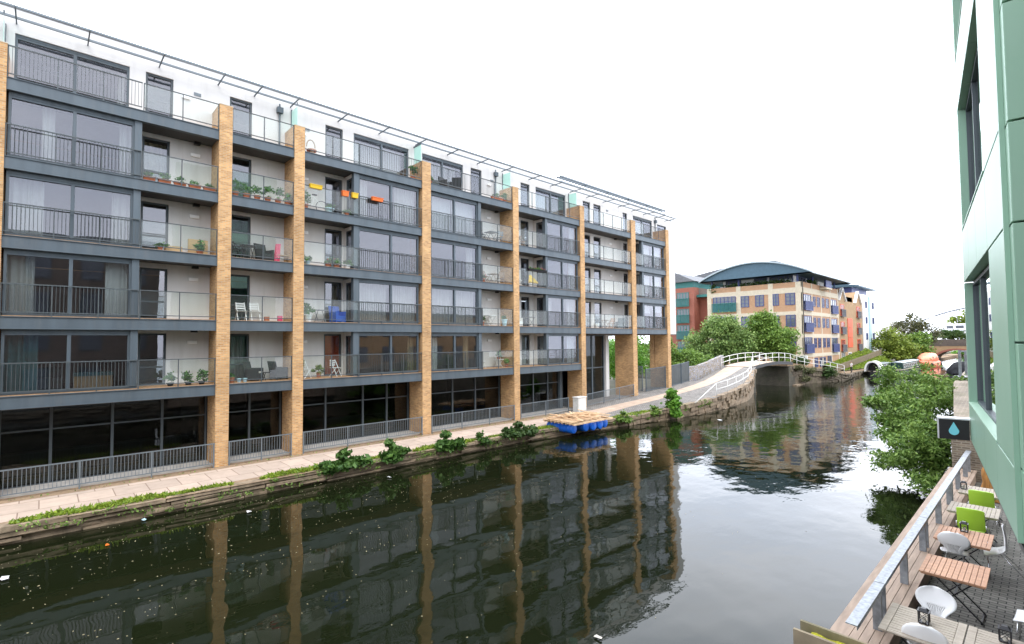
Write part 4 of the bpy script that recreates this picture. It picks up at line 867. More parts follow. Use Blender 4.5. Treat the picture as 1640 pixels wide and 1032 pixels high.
for a, c in ((-38.9, -36.2), (-34, -31.9), (-31.5, -27.9)): fwin(bb, True, a, c, 9.15, 10.45, 5, 1, Y=GY0 + 2.2)
for a, c in ((90.5, 95), (96, 100)): fwin(bb, False, a, c, 9.15, 10.45, 5, 1, X=GX1 - 1.8)
for x, y in ((-40.6, GY0 + .4), (-35.9, GY0 + .4), (-26.7, GY0 + .4), (GX1 - .4, 94), (GX1 - .4, 101), (GX1 - .4, 106.5)): MB().tube([(x, y, 9.1), (x, y, 10.6)], .13, 8).build('column', 'blue_paint', bb)
def arc(x): t = (x + 33.2) / 9.2; return 12.95 - 2.55 * t * t if True else 0
xs = [-42.3 + i * (18.2 / 24) for i in range(25)]
m = MB(); m.prism([(x, arc(x) - .25) for x in xs] + [(xs[-1] - .1, 10.42), (xs[0] + .1, 10.42)], lambda u, v, d: (u, d, v), GY0 - .9, GY1 + 2.5); m.build('roof', 'blue_roof', bb)
m = MB(); m.prism([(x, arc(x)) for x in xs] + [(x, arc(x) - .24) for x in reversed(xs)], lambda u, v, d: (u, d, v), GY0 - 1.3, GY1 + 2.9); m.build('roof_edge', 'roof_metal', bb)
P = blob_pts((-33, GY0 + .8, 9.45), (6.4, .35, .3), 60, 20, .2); leaves('terrace_plants', np.concatenate([P, blob_pts((-40.2, GY0 + .3, 9.0), (.5, .4, .9), 14, 22, .2), blob_pts((-26.7, 95, 9.6), (.4, 2.6, .5), 22, 22, .2)]), .14, 'leaf_dark', bb)
MB().box(GX1, GX1 + 1.1, 96.0, 99.2, 8.45, 8.7).build('balcony', 'band_stone', bb); m = MB()
for i in range(22): m.box(GX1 + 1.0, GX1 + 1.05, 96.05 + i * .145, 96.05 + i * .145 + .1, 8.7, 9.9)
m.build('balcony_rail', 'blue_paint', bb)
MB().tube([(GX1 + .12, 87.15, -5), (GX1 + .12, 87.15, 9.2)], .07, 6).build('drainpipe', 'black_metal', bb)
# gabled brick warehouse
gb = thing('gabled_warehouse', 'tan brick canal warehouse with twin white edged gables and bright orange loading doors', 'building', (-26, 116, -5))
m = MB(); m.box(-34, -26.0, 107.15, 124.6, -6, 7.2)
m.build('wall', 'brick_tan', gb)
for yc, e in ((109.5, 2.3), (121.0, 2.6)):
    MB().prism([(yc - 2.3, 7.2), (yc + e, 7.2), (yc, 9.5)], lambda u, v, d: (d, u, v), -34, -26.0).build('gable', 'brick_tan', gb)
    m = MB(); m.bar((-25.95, yc - 2.35, 7.15), (-25.95, yc, 9.6), .5, .16); m.bar((-25.95, yc, 9.6), (-25.95, yc + e + .05, 7.1), .5, .16)
    m.build('gable_coping', 'white_paint', gb); MB().box(-33, -26.3, 112, 118.4, 7.2, 8.2).build('roof', 'slate', gb)
for k, z in enumerate((4.6, 1.3, -2.0)):
    for a in (108.3, 120.0): fwin(gb, False, a, a + 2.5, z - .3, z + 1.9, 3, 1, True, m_='orange_red', rail='slate', X=-26.0)
for a in (108.2, 112.9, 119.5): fwin(gb, False, a, a + 2.2, -5.2, -2.6, 2, 1, True, m_='white_paint', rail='blue_paint', X=-26.0)
m = MB()
for z in (2.4, .5, -1.4): m.box(-25.98, -25.9, 113.0, 116.3, z - .25, z + 1.55)
m.build('loading_door', 'orange_red', gb)
# white block with the blue upper storey
wb = thing('white_block', 'tall white rendered block with a blue set back top storey and a grey curved roof', 'building', (-26, 132, -5))
MB().box(-36, -25.9, 124.9, 140, -6, 9.3).build('wall', 'white_paint', wb); MB().box(-36, -28, 126, 139, 9.3, 11.2).build('penthouse', 'blue_paint', wb)
m = MB(); m.prism([(-37, 11.2), (-26.4, 11.0), (-26.4, 11.3), (-32, 12.2), (-37, 11.9)], lambda u, v, d: (u, d, v), 124.5, 140.5); m.build('roof', 'blue_roof', wb)
m = MB(); m.box(-25.88, -25.6, 129.5, 131.0, -4, 9.0); m.build('stair_glazing', 'pot_blue', wb)
for z in (6.5, 3.2, -.2): fwin(wb, False, 127, 128.2, z, z + 1.4, 2, 1, X=-25.9); fwin(wb, False, 133, 134.4, z, z + 1.4, 2, 1, X=-25.9)
MB().box(-38, -27.0, 141, 158, -6, 2.6).build('wing', 'render_white', wb)
# red brick block with teal balconies
rb = thing('red_brick_block', 'red brick block with teal juliet balconies at the end of the flats', 'building', (-48, 95, -5))
MB().box(-58, -47.9, 95, 108, -6, 10.6).build('wall', 'brick_red', rb); MB().box(-57.7, -48.2, 95.3, 107.7, 10.6, 11.8).build('clerestory', 'teal_paint', rb)
for z in (6.95, 3.6, .3, -3): fwin(rb, True, -51.6, -49.0, z, z + 2.7, 4, 2, True, m_='teal_paint', rail='teal_paint', Y=95)
for z in (6.95, 3.6, .3): fwin(rb, True, -56.6, -54.0, z, z + 2.7, 4, 2, True, m_='teal_paint', rail='teal_paint', Y=95)
m = MB(); m.prism([(-59, 11.8), (-47.5, 11.8), (-51.8, 13.9), (-59, 14.2)], lambda u, v, d: (u, d, v), 94.6, 108); m.build('roof', 'slate', rb)
m = MB()
for i in range(16): m.box(-47.8 + i * .18, -47.74 + i * .18, 96.95, 97, 9.1, 10.9)
m.box(-47.85, -44.9, 96.9, 97.02, 10.9, 11.0); m.box(-47.85, -41.5, 96, 108, 8.6, 9.1); m.build('roof_terrace', 'teal_paint', rb)
MB().box(-47.89, -41.5, 97.5, 108, -6, 8.6).build('rear_wing', 'brick_red', rb)
sb = thing('slate_building', 'grey slate roofed building rising behind the red brick block', 'building', (-50, 118, -5))
MB().box(-62, -40, 116, 130, -6, 12.4).build('wall', 'render_white', sb); m = MB(); m.prism([(-63, 12.4), (-39, 12.4), (-39.6, 17.2), (-52, 16.6), (-62, 15)], lambda u, v, d: (u, d, v), 115.5, 130.5); m.build('roof', 'slate', sb)
for a in (-58, -53, -46.5): fwin(sb, True, a, a + 2.4, 12.7, 14.4, 2, 1, Y=115.5, m_='white_paint')
lb = thing('low_white_building', 'low white building with a grey rooftop box and aerial behind the canal trees', 'building', (-28, 175, -5))
MB().box(-48, -27, 172, 190, -6, 4.5).build('wall', 'white_paint', lb); MB().box(-41, -33.5, 173, 180, 4.5, 8.2).build('rooftop_box', 'slate', lb); MB().tube([(-36, 174, 8.2), (-36, 174, 12)], .1, 5).build('aerial', 'steel', lb)

# ------------------------------------------------------------------ bank slope, fence, person
def bankp(u, q):
    y = 96 + 30 * u; xr_ = -22.6 + 2 * u; xl_ = -25.9; zl_ = -4.4 + 2.4 * max(0, (y - 100) / 26); return (xr_ + (xl_ - xr_) * q, y, -5.2 + (zl_ + 5.2) * q)
struct(MB().grid([[bankp(i / 15, j / 4) for j in range(5)] for i in range(16)]).build('grass_bank', 'ground'))
P = []
for u, q in zip(nrg.uniform(0, 1, 7000), nrg.uniform(0, 1, 7000)):
    p_ = bankp(u, q); P.append((p_[0], p_[1], p_[2] + .1))
struct(leaves('bank_grass', P, .2, 'grass_leaf', aspect=.35, up=.2), 'stuff')
t = thing('towpath_fence', 'brown paling fence rising along the ramp behind the moored boats', 'fence', (-22.6, 92, -5.2)); m = MB(); p0, p1 = Vector((-22.7, 91.5, -5.2)), Vector((-23.4, 127, -3.3))
for i in range(150): q = p0.lerp(p1, i / 149); m.bar(q, q + Vector((0, 0, 1.05)), .1)
m.bar(p0 + Vector((0, 0, .9)), p1 + Vector((0, 0, .9)), .08); m.build('palings', 'wood_planter', t)
def person(lab, base, rot, top_m, leg_m, s=1.0):
    b = Vector(base); verts = [(0, 0, .93), (0, .01, 1.15), (0, .01, 1.38), (0, 0, 1.5), (0, .01, 1.62), (0, .02, 1.72)]; ed = [(0, 1), (1, 2), (2, 3), (3, 4), (4, 5)]; rad = [.13, .135, .15, .06, .095, .06]
    for sx in (-1, 1):
        k = len(verts); verts += [(.09 * sx, 0, .9), (.1 * sx, .03 * sx, .5), (.1 * sx, -.02 * sx, .08), (.1 * sx, .13 - .02 * sx, .03)]; rad += [.095, .062, .045, .035]; ed += [(0, k), (k, k + 1), (k + 1, k + 2), (k + 2, k + 3)]
        k = len(verts); verts += [(.2 * sx, 0, 1.4), (.25 * sx, .0, 1.13), (.22 * sx, .14, .93), (.21 * sx, .19, .86)]; rad += [.06, .045, .035, .03]; ed += [(2, k), (k, k + 1), (k + 1, k + 2), (k + 2, k + 3)]
    me = bpy.data.meshes.new('person'); me.from_pydata([(x * s, y * s, z * s) for x, y, z in verts], ed, []); o = bpy.data.objects.new('person', me); COL.objects.link(o)
    o.location = b; o.rotation_euler = (0, 0, rot); sk = o.modifiers.new('skin', 'SKIN')
    for v, r in zip(me.skin_vertices[0].data, rad): v.radius = (r * s, r * s)
    me.skin_vertices[0].data[0].use_root = True; ss = o.modifiers.new('sub', 'SUBSURF'); ss.levels = 1; ss.render_levels = 2
    dg = bpy.context.evaluated_depsgraph_get(); ev = bpy.data.meshes.new_from_object(o.evaluated_get(dg)); o.modifiers.clear(); o.data = ev
    ev.materials.clear()
    for q in (top_m, leg_m, 'skin', 'hair'): ev.materials.append(MATS[q])
    for p in ev.polygons:
        z = p.center.z / s; p.material_index = 1 if z < .92 else (3 if z > 1.66 or (z > 1.56 and p.center.y < -.02) else (2 if z > 1.47 or (abs(p.center.x) > .17 * s and z < 1.2) else 0)); p.use_smooth = True
    return tag(o, lab, 'person')
person('person in a white top and dark trousers standing by the moored boats', (-20.95, 92.5, -5.32), 2.4, 'white_paint', 'trousers')

# ------------------------------------------------------------------ boats
def hull(W, L, y0, z0, z1, xc, bow=1.6, n=9, rake=.5):
    """narrow-boat hull outline prism along +y, pointed at both ends"""
    pl = [(-W / 2, bow), (-W * .36, bow * .45), (-W * .12, 0), (W * .12, 0), (W * .36, bow * .45), (W / 2, bow), (W / 2, L - bow), (W * .36, L - bow * .4), (W * .1, L), (-W * .1, L), (-W * .36, L - bow * .4), (-W / 2, L - bow)]
    return pl
def place(mb, x, y, z, rz): return mb.xform(Matrix.Translation((x, y, z)) @ Matrix.Rotation(rz, 4, 'Z'))
def narrowboat(lab, x, y, rz, L, hull_m, cab_m, roof_m, arch=False, cat='boat'):
    t = thing('narrow_boat', lab, cat, (x, y, WZ), 'narrow boats moored on the left'); W = 2.1; pl = hull(W, L, 0, 0, 0, 0)
    m = MB(); m.prism(pl, lambda u, v, d: (u * (1 if d > 0 else .9), v, d), -.4, .75); place(m, x, y, WZ, rz).build('hull', hull_m, t)
    m = MB(); m.prism([(-.93, .7), (.93, .7), (.84, 1.75), (-.84, 1.75)], lambda u, v, d: (u, d, v), 2.6, L - 2.2); place(m, x, y, WZ, rz).build('cabin', cab_m, t)
    m = MB(); m.prism([(-.9, 1.75), (.9, 1.75), (.6, 1.86), (0, 1.9), (-.6, 1.86)], lambda u, v, d: (u, d, v), 2.5, L - 2.1); place(m, x, y, WZ, rz).build('roof', roof_m, t)
    n = int((L - 6) / 1.7)
    for i in range(n):
        yy = 3.4 + i * 1.7
        for sx in (-1, 1):
            q = MB(); q.hexa([(sx * .905, yy, .95), (sx * .96, yy, .95), (sx * .96, yy + 1, .95), (sx * .905, yy + 1, .95), (sx * .85, yy, 1.55), (sx * .9, yy, 1.55), (sx * .9, yy + 1, 1.55), (sx * .85, yy + 1, 1.55)]); wo = place(q, x, y, WZ, rz).build('window', 'white_worn', t)
            q = MB(); q.hexa([(sx * .92, yy + .09, 1.03), (sx * .975, yy + .09, 1.03), (sx * .975, yy + .91, 1.03), (sx * .92, yy + .91, 1.03), (sx * .87, yy + .09, 1.48), (sx * .925, yy + .09, 1.48), (sx * .925, yy + .91, 1.48), (sx * .87, yy + .91, 1.48)]); place(q, x, y, WZ, rz).build('pane', 'far_pane', wo)
    m = MB(); m.prism([(u * 1.02, v) for u, v in pl], lambda u, v, d: (u, v, d), .6, .7); place(m, x, y, WZ, rz).build('rubbing_strake', 'band_stone', t)
    if arch:
        A = [(1.12 * math.cos(a), .55 + 1.75 * math.sin(a) ** .8) for a in [math.pi * i / 14 for i in range(15)]]; B = [(u * .82, .55 + (v - .55) * .86) for u, v in A]
        m = MB(); m.prism(A + B[::-1], lambda u, v, d: (u, d, v), .5, 2.7); place(m, x, y, WZ, rz).build('white_hood', 'white_paint', t)
        m = MB(); m.prism(B, lambda u, v, d: (u, d, v), 2.2, 2.5); place(m, x, y, WZ, rz).build('hood_back', 'black', t)
    return t
narrowboat('dark narrow boat with a round white hood over its stern, nearest on the left bank', -19.4, 97.8, -.02, 11, 'boat_black', 'boat_black', 'boat_green', True)
narrowboat('long green narrow boat with white framed windows behind the hooded one', -17.65, 104.5, .0, 21, 'boat_black', 'boat_green', 'roof_metal')
# salmon pink lifeboat
lf = thing('pink_lifeboat', 'salmon pink enclosed lifeboat moored before the arched bridge', 'boat', (-17.6, 131, WZ))
def loft(secs, n=14):
    rows = []
    for (y, wd, zb_, zt_, pw) in secs:
        rows.append([(wd * math.copysign(abs(math.cos(a)) ** pw, math.cos(a)), y, (zb_ + zt_) / 2 + (zt_ - zb_) / 2 * math.copysign(abs(math.sin(a)) ** pw, math.sin(a))) for a in [2 * math.pi * i / n for i in range(n + 1)]])
    return MB().grid(rows)
place(loft([(0, .05, .9, 1.3, .8), (.8, .9, .1, 1.45, .7), (2.2, 1.5, -.3, 1.35, .6), (5, 1.65, -.4, 1.25, .6), (8, 1.5, -.3, 1.35, .6), (9.6, .8, .2, 1.5, .7), (10.2, .05, .9, 1.4, .8)]), -17.5, 129.5, WZ, -.12).build('hull', 'boat_pink', lf, smooth=True)
place(loft([(.7, .1, 1.25, 1.7, .9), (1.4, .9, .9, 2.2, .8), (3, 1.3, .9, 2.35, .7), (5, 1.35, .9, 2.9, .7), (6.5, 1.3, .9, 2.9, .7), (8, 1.1, .9, 2.1, .7), (9.3, .2, 1.2, 1.6, .9)]), -17.5, 129.5, WZ, -.12).build('canopy', 'boat_pink_light', lf, smooth=True)
for u, v in ((-.9, 1.2), (1.55, 2.0), (1.65, 5.0), (1.6, 7.6)):
    place(MB().tube([(u - .1, v, .35), (u - .1, v, .9)], .22, 8), -17.5, 129.5, WZ, -.12).build('fender', 'black', lf, smooth=True)
for v in (3.4, 5.6, 7): place(MB().lathe([(.22, 0), (.2, .05)], (0, 0, 0), 10).xform(Matrix.Translation((1.28, v, 2.0)) @ Matrix.Rotation(R_(75), 4, 'Y')), -17.5, 129.5, WZ, -.12).build('porthole', 'far_pane', lf)
# right-bank boat under black sheets
bt = thing('covered_boat', 'black boat hull under dark tarpaulin on the right bank beside the green building', 'boat', (-7.2, 84, WZ))
place(loft([(0, .15, .5, 1.2, .8), (1.5, 1.0, .0, 1.2, .7), (5, 1.4, -.4, 1.1, .6), (12, 1.4, -.4, 1.1, .6)]), -8.0, 82.5, WZ, -.1).build('hull', 'tarpaulin', bt, smooth=True)
place(loft([(1.2, .3, 1.0, 1.5, .9), (2.2, 1.1, .9, 2.3, .9), (5, 1.3, .9, 2.9, .9), (10, 1.3, .9, 2.6, .9)]), -8.0, 82.5, WZ, -.1).build('tarpaulin', 'tarpaulin', bt, smooth=True)

# ------------------------------------------------------------------ far road bridge, railway gantries, train, far trees
rbz = thing('arched_road_bridge', 'old brick road bridge with a low arch over the canal', 'bridge', (-15, 165, WZ))
AR = [(-15.0 + 4.6 * math.cos(a), WZ - .2 + 3.1 * math.sin(a)) for a in [math.pi * i / 16 for i in range(17)]]
m = MB(); m.prism([(-40, -7), (-40, -2.2)] + [(-15, -2.0), (10, -2.2), (10, -7)] + AR, lambda u, v, d: (u, d, v), 165, 176); m.build('arch_wall', 'brick_tan', rbz)
A2 = [(-15.0 + 5.1 * math.cos(a), WZ - .2 + 3.55 * math.sin(a)) for a in [math.pi * i / 16 for i in range(17)]]
m = MB(); m.prism(A2 + AR[::-1], lambda u, v, d: (u, d, v), 164.9, 165.05); m.build('arch_ring', 'brick_red', rbz)
m = MB(); m.prism([(-40, -2.2), (-40, -.5), (-15, -.35), (10, -.5), (10, -2.2), (-15, -2.0)], lambda u, v, d: (u, d, v), 164.95, 165.4); m.build('parapet', 'brick_dark', rbz)
vd = thing('railway_viaduct', 'pale railway bridge deck crossing beyond the old arched bridge', 'viaduct', (-15, 200, -5))
MB().box(-24, 30, 199, 206, .1, 1.2).build('deck_girder', 'train_white', vd)
for x in (-23.6, 5): MB().box(x - .5, x + .5, 200, 205, -6, .1).build('pier', 'concrete', vd)
MB().box(-24, 30, 198.9, 199.0, 1.2, 2.0).build('parapet', 'train_white', vd)
at_ = thing('arched_truss', 'white bowed steel truss arching over the railway', 'bridge', (-12, 212, 0)); m = MB()
pts = [(-34 + i * 3, 212, 1.5 + 8.6 * (1 - ((-34 + i * 3 + 10) / 25) ** 2)) for i in range(17)]; m.tube(pts, .3, 6); m.build('arch', 'truss_grey', at_)
m = MB()
for p in pts[1:-1]: m.tube([(p[0], 212, 1.5), p], .09, 5)
m.build('hanger', 'truss_grey', at_)
tr = thing('train', 'white and blue commuter train crossing the railway bridge', 'train', (-12, 202, 1.2)); MB().box(-22, 30, 201, 203.5, 1.4, 4.3).build('body', 'train_white', tr, bevel=.2); MB().box(-22.02, 30, 200.96, 201, 1.5, 2.2).build('lower_stripe', 'train_blue', tr)
for i in range(12): MB().box(-20.8 + i * 2.4, -19.0 + i * 2.4, 200.97, 201.02, 2.9, 3.7).build('window', 'far_pane', tr)
MB().box(-14.6, -12.6, 200.93, 201.0, 1.6, 4.1).build('door', 'orange', tr)
for x, lab in ((-24.2, 'white lattice railway mast at the left end of the viaduct'), (-20.3, 'tall white railway mast just right of the lattice one'), (-12.0, 'white railway mast above the orange train door')):
    t = thing('railway_mast', lab, 'mast', (x, 198, -4 if x < -24 else 1), 'railway masts'); m = MB(); z0 = -5 if x < -24 else 1
    for dx in (-.45, .45) if x < -24 else (0,): m.tube([(x + dx, 198, z0), (x + dx, 198, 7.2)], .13, 6)
    if x < -24:
        for i in range(9): m.bar((x - .45, 198, z0 + 1 + i * 1.2), (x + .45, 198, z0 + 2 + i * 1.2), .08)
    m.build('mast_pole', 'train_white', t); MB().box(x - 1.5, x + 2.5, 197.9, 198.1, 6.4, 6.6).build('arm', 'train_white', t)
tree('canal_tree', 'yellow green tree on the left bank behind the boats', (-21.5, 131, -5), 7, [((-22, 131, -.8), (2.7, 2.6, 2.6), 42), ((-20.3, 131, -2.0), (2.0, 2, 1.6), 26), ((-23.7, 130.5, -1.4), (1.6, 1.8, 1.6), 16), ((-21.5, 130, -3.4), (2.2, 2, 1.2), 30)], 'leaf_yellow', .26, .2, per=55, spread=.55, group='canal trees beside the boats')
tree('canal_tree', 'deep green tree beside the yellow green one', (-19.4, 138, -5), 7, [((-19.0, 138, -1.2), (2.3, 2.3, 2.6), 44), ((-18.1, 139, -2.6), (1.7, 2, 1.5), 24), ((-18.8, 137.5, -3.8), (1.9, 2, 1.0), 24)], 'leaf_tree', .26, .2, per=55, spread=.5, group='canal trees beside the boats')
tree('tall_tree', 'tall dull reddish green tree rising behind the other canal trees', (-21.5, 152, -5), 11, [((-21.8, 152, 3.2), (2.2, 2, 3.2), 36), ((-19.2, 153, 1.0), (2.6, 2, 2.6), 34), ((-24, 152, 2.2), (1.7, 2, 1.8), 16)], 'leaf_rust', .25, .2, per=36, spread=.6, group='canal trees beside the boats')
tree('distant_tree', 'round light green tree far behind the railway', (-16, 245, -5), 14, [((-17, 245, 6), (7, 4, 4.0), 60)], 'leaf_yellow', .5, .4, per=45, spread=1.0)
shrub('hedge', 'dark green bushes growing on the road bridge end below the railway', (-16.5, 178, -1), [((-17.6, 178, .9), (3.4, 2, 1.4), 44), ((-12, 178, .2), (3.5, 2, 1.0), 34)], 'leaf_dark', .28, per=45, spread=.5)
shrub('hedge', 'tangle of green bushes seen through the road bridge arch', (-15, 225, -5), [((-15, 225, -4.5), (10, 3, 2.5), 60)], 'leaf_bright', .4, per=45, spread=.8)
shrub('hedge', 'scrubby bushes at the left foot of the road bridge', (-21.5, 160, -5), [((-21.0, 160, -3.9), (1.8, 2.2, 1.2), 26)], 'leaf_dark', .24, per=45, spread=.45)
# ------------------------------------------------------------------ right bank and cafe terrace
TF = -4.7
struct(MB().box(-2.0, 12, -6, 22.3, -8, TF).build('terrace_paving', 'pavers'))
struct(MB().box(-1.78, 12, 22.9, 45, -8, -2.9).build('upper_terrace', 'pavers'))
m = MB(); m.hexa([(-3.4, 45, -8), (40, 45, -8), (40, 300, -8), (-10, 300, -8), (-3.4, 45, -4.6), (40, 45, -4.6), (40, 300, -4.6), (-10, 300, -4.6)]); struct(m.build('right_bank', 'ground'))
stone_wall('terrace_foot_wall', [(-2.2, 22.2, TF - .15), (-2.2, -6, TF - .15)], 'brick footing of the cafe terrace rising from the water', WZ, m='brick_old', seed=21)
m = MB(); m.hexa([(-2.9, 30, -8), (-1.8, 30, -8), (-1.8, 45, -8), (-3.6, 45, -8), (-2.9, 30, -2.0), (-1.8, 30, -2.0), (-1.8, 45, -2.0), (-3.6, 45, -2.0)])
m.hexa([(-2.25, 22.9, -8), (-1.8, 22.9, -8), (-1.8, 30, -8), (-2.9, 30, -8), (-2.25, 22.9, -2.75), (-1.8, 22.9, -2.75), (-1.8, 30, -2.0), (-2.9, 30, -2.0)])
tag(m.build('bank_retaining_wall', 'brick_old', org=(-2.9, 30, WZ)), 'dark old brick retaining wall on the right bank behind the big bush', 'wall')
tag(MB().box(-2.28, -.2, 22.3, 22.88, -6, -3.27).build('brick_pier', 'brick_old', org=(-1.2, 22.6, -6)), 'weathered brick wall stub at the far end of the terrace rail', 'wall')
t = thing('mooring_rail', 'grey steel post and rail barrier on the upper bank behind the drop sign', 'railing', (-3.1, 36, -2.0))
for y in (33.2, 36.0): MB().box(-3.0, -2.89, y - .05, y + .05, -2.05, -.75 if y > 35 else -.6).build('post', 'galv_dark', t)
m = MB(); m.box(-3.0, -1.8, 35.96, 36.04, -1.1, -1.02); m.box(-3.0, -1.8, 35.96, 36.04, -1.75, -1.68); m.box(-3.0, -1.8, 33.16, 33.24, -.70, -.62); m.box(-3.2, -2.7, 32.7, 33.7, -2.1, -1.9); m.build('rails', 'galv_dark', t)
# board parapet with galvanised rail
par = thing('timber_ledge', 'flat brown timber ledge carrying a galvanised handrail along the cafe terrace edge', 'ledge', (-2.0, 15, TF))
y0, y1 = 7.75, 22.25
bx = [-2.345, -2.10, -1.985, -1.87, -1.755, -1.655]
for k in range(5):
    r0 = random.Random(k); m = MB(); yy = y0
    while yy < y1 - .2:
        L_ = min(y1 - yy, r0.uniform(3.2, 4.8)); m.box(bx[k] + .004, bx[k + 1] - .004, yy, yy + L_ - .006, -4.36, -4.32 + r0.uniform(-.002, .002)); yy += L_
    m.build('ledge_board', 'wood_plank', par)
m = MB(); m.box(-2.30, -2.26, y0, y1, -5.4, -4.365); m.box(-1.73, -1.70, y0, y1, -4.7, -4.365); m.build('fascia', 'wood_plank', par)
m = MB(); ry = [7.72, 9.33, 13.35, 17.4, 21.0, 22.25]
for a, b in zip(ry, ry[1:]): m.box(-1.915, -1.782, a + .01, b - .01, -3.715, -3.70); m.box(-1.79, -1.783, a + .01, b - .01, -3.76, -3.715)
m.build('handrail', 'galv', par)
for y in (9.1, 9.36, 11.14, 13.1, 13.38, 15.3, 17.2, 17.43, 19.1, 21.0, 21.85):
    m = MB(); m.box(-1.90, -1.80, y, y + .012, -4.318, -3.716); m.box(-1.80, -1.79, y, y + .075, -4.318, -3.716)
    for q in range(4): m.box(-1.858, -1.842, y - .006, y, -4.22 + q * .14, -4.204 + q * .14)
    m.build('post', 'galv_dark', par)
# planter at the near end
pl = thing('wooden_planter', 'grey weathered plank planter with yellow green moss at the near end of the terrace', 'planter', (-1.9, 7.4, TF))
m = MB()
for y in (7.64, 7.36):
    for k in range(3): m.box(-2.42, -.6, y - .022, y + .022, -3.83 - .3 * k - .29, -3.83 - .3 * k - .008)
m.box(-.64, -.6, 7.383, 7.617, -4.7, -3.84); m.build('planks', 'wood_planter', pl)
rows = [[(-2.28 + i * .06, 7.385 + j * .0285, -3.925 - .01 * ((j - 4) / 4) ** 2 + .012 * math.sin(i * 1.3 + j * .8) + rng.uniform(-.008, .008)) for j in range(9)] for i in range(28)]
m = MB().grid(rows); m.box(-2.28, -.66, 7.384, 7.616, -4.3, -3.96); m.build('moss', 'moss', pl, smooth=True)
# tables
def table(lab, x0, x1, y0, y1, wood, slats_along_y=True, z=-3.97):
    t = thing('folding_table', lab, 'table', ((x0 + x1) / 2, (y0 + y1) / 2, TF), 'folding cafe tables on the terrace'); m = MB()
    if slats_along_y:
        n = 12
        for i in range(n): a = x0 + (x1 - x0) * i / n; m.box(a, a + (x1 - x0) / n - .006, y0, y1, z - .022, z)
        m.box(x0 + .02, x1 - .02, y0 + .02, y0 + .06, z - .05, z - .024); m.box(x0 + .02, x1 - .02, y1 - .06, y1 - .02, z - .05, z - .024)
    else:
        n = 13; m.box(x0, x0 + .09, y0, y1, z - .03, z); m.box(x1 - .09, x1, y0, y1, z - .03, z)
        for i in range(n): a = y0 + (y1 - y0) * i / n; m.box(x0 + .094, x1 - .094, a, a + (y1 - y0) / n - .008, z - .026, z - .003)
    m.build('tabletop', wood, t, bevel=.003); m = MB(); yc = (y0 + y1) / 2
    for yy in (yc - .22, yc + .22):
        m.bar((x0 + .12, yy, z - .05), (x1 - .08, yy, TF + .02), .03, .018); m.bar((x1 - .12, yy + .02, z - .05), (x0 + .08, yy + .02, TF + .02), .03, .018)
    for x, z_ in ((x0 + .1, TF + .02), (x1 - .1, TF + .02), ((x0 + x1) / 2, (z + TF) / 2)): m.bar((x, yc - .24, z_), (x, yc + .26, z_), .02)
    m.build('legs', 'black_metal', t); return t
table('reddish slatted folding table, second nearest along the parapet', -1.62, -.77, 11.03, 11.99, 'wood_teak')
table('reddish slatted folding table behind the white shell chair', -1.67, -.83, 13.06, 14.03, 'wood_teak')
table('grey weathered folding table nearest the planter', -1.71, -.87, 8.46, 9.42, 'wood_grey', False)
table('grey weathered folding table cut off at the right frame edge', -.855, .0, 8.46, 9.42, 'wood_grey', False)
table('weathered table with a green chair pushed against its near side', -1.7, -.83, 15.32, 16.23, 'wood_grey')
table('weathered table farthest along the terrace carrying a small lantern', -1.68, -.83, 17.3, 18.25, 'wood_grey')
def lantern(lab, x, y, z=-3.97):
    t = thing('lantern', lab, 'lantern', (x, y, z), 'small black lanterns on the tables'); m = MB(); s = .055
    m.box(x - s, x + s, y - s, y + s, z + .001, z + .015)
    for a in (-1, 1):
        for b in (-1, 1): m.box(x + a * s - .007, x + a * s + .007, y + b * s - .007, y + b * s + .007, z + .015, z + .16)
    m.box(x - s - .012, x + s + .012, y - s - .012, y + s + .012, z + .16, z + .172)
    m.hexa([(x - s, y - s, z + .172), (x + s, y - s, z + .172), (x + s, y + s, z + .172), (x - s, y + s, z + .172), (x - .03, y - .03, z + .205), (x + .03, y - .03, z + .205), (x + .03, y + .03, z + .205), (x - .03, y + .03, z + .205)])
    for a in (-1, 1): m.bar((x - s, y + a * s, z + .03), (x + s, y + a * s, z + .15), .005); m.bar((x + s, y + a * s, z + .03), (x - s, y + a * s, z + .15), .005)
    m.build('frame', 'black_metal', t); MB().lathe([(.025, 0), (.025, .06), (.004, .063), (.003, .075)], (x, y, z + .016), 10).build('candle', 'cushion', t)
lantern('black lantern on the reddish table in front of the green chair', -1.27, 13.86); lantern('black lantern on the farthest weathered table', -1.6, 17.75)
lantern('black lantern on the nearest grey table beside the round white chair backs', -1.29, 9.05); lantern('black lantern on the grey table at the right frame edge', -.49, 9.25)
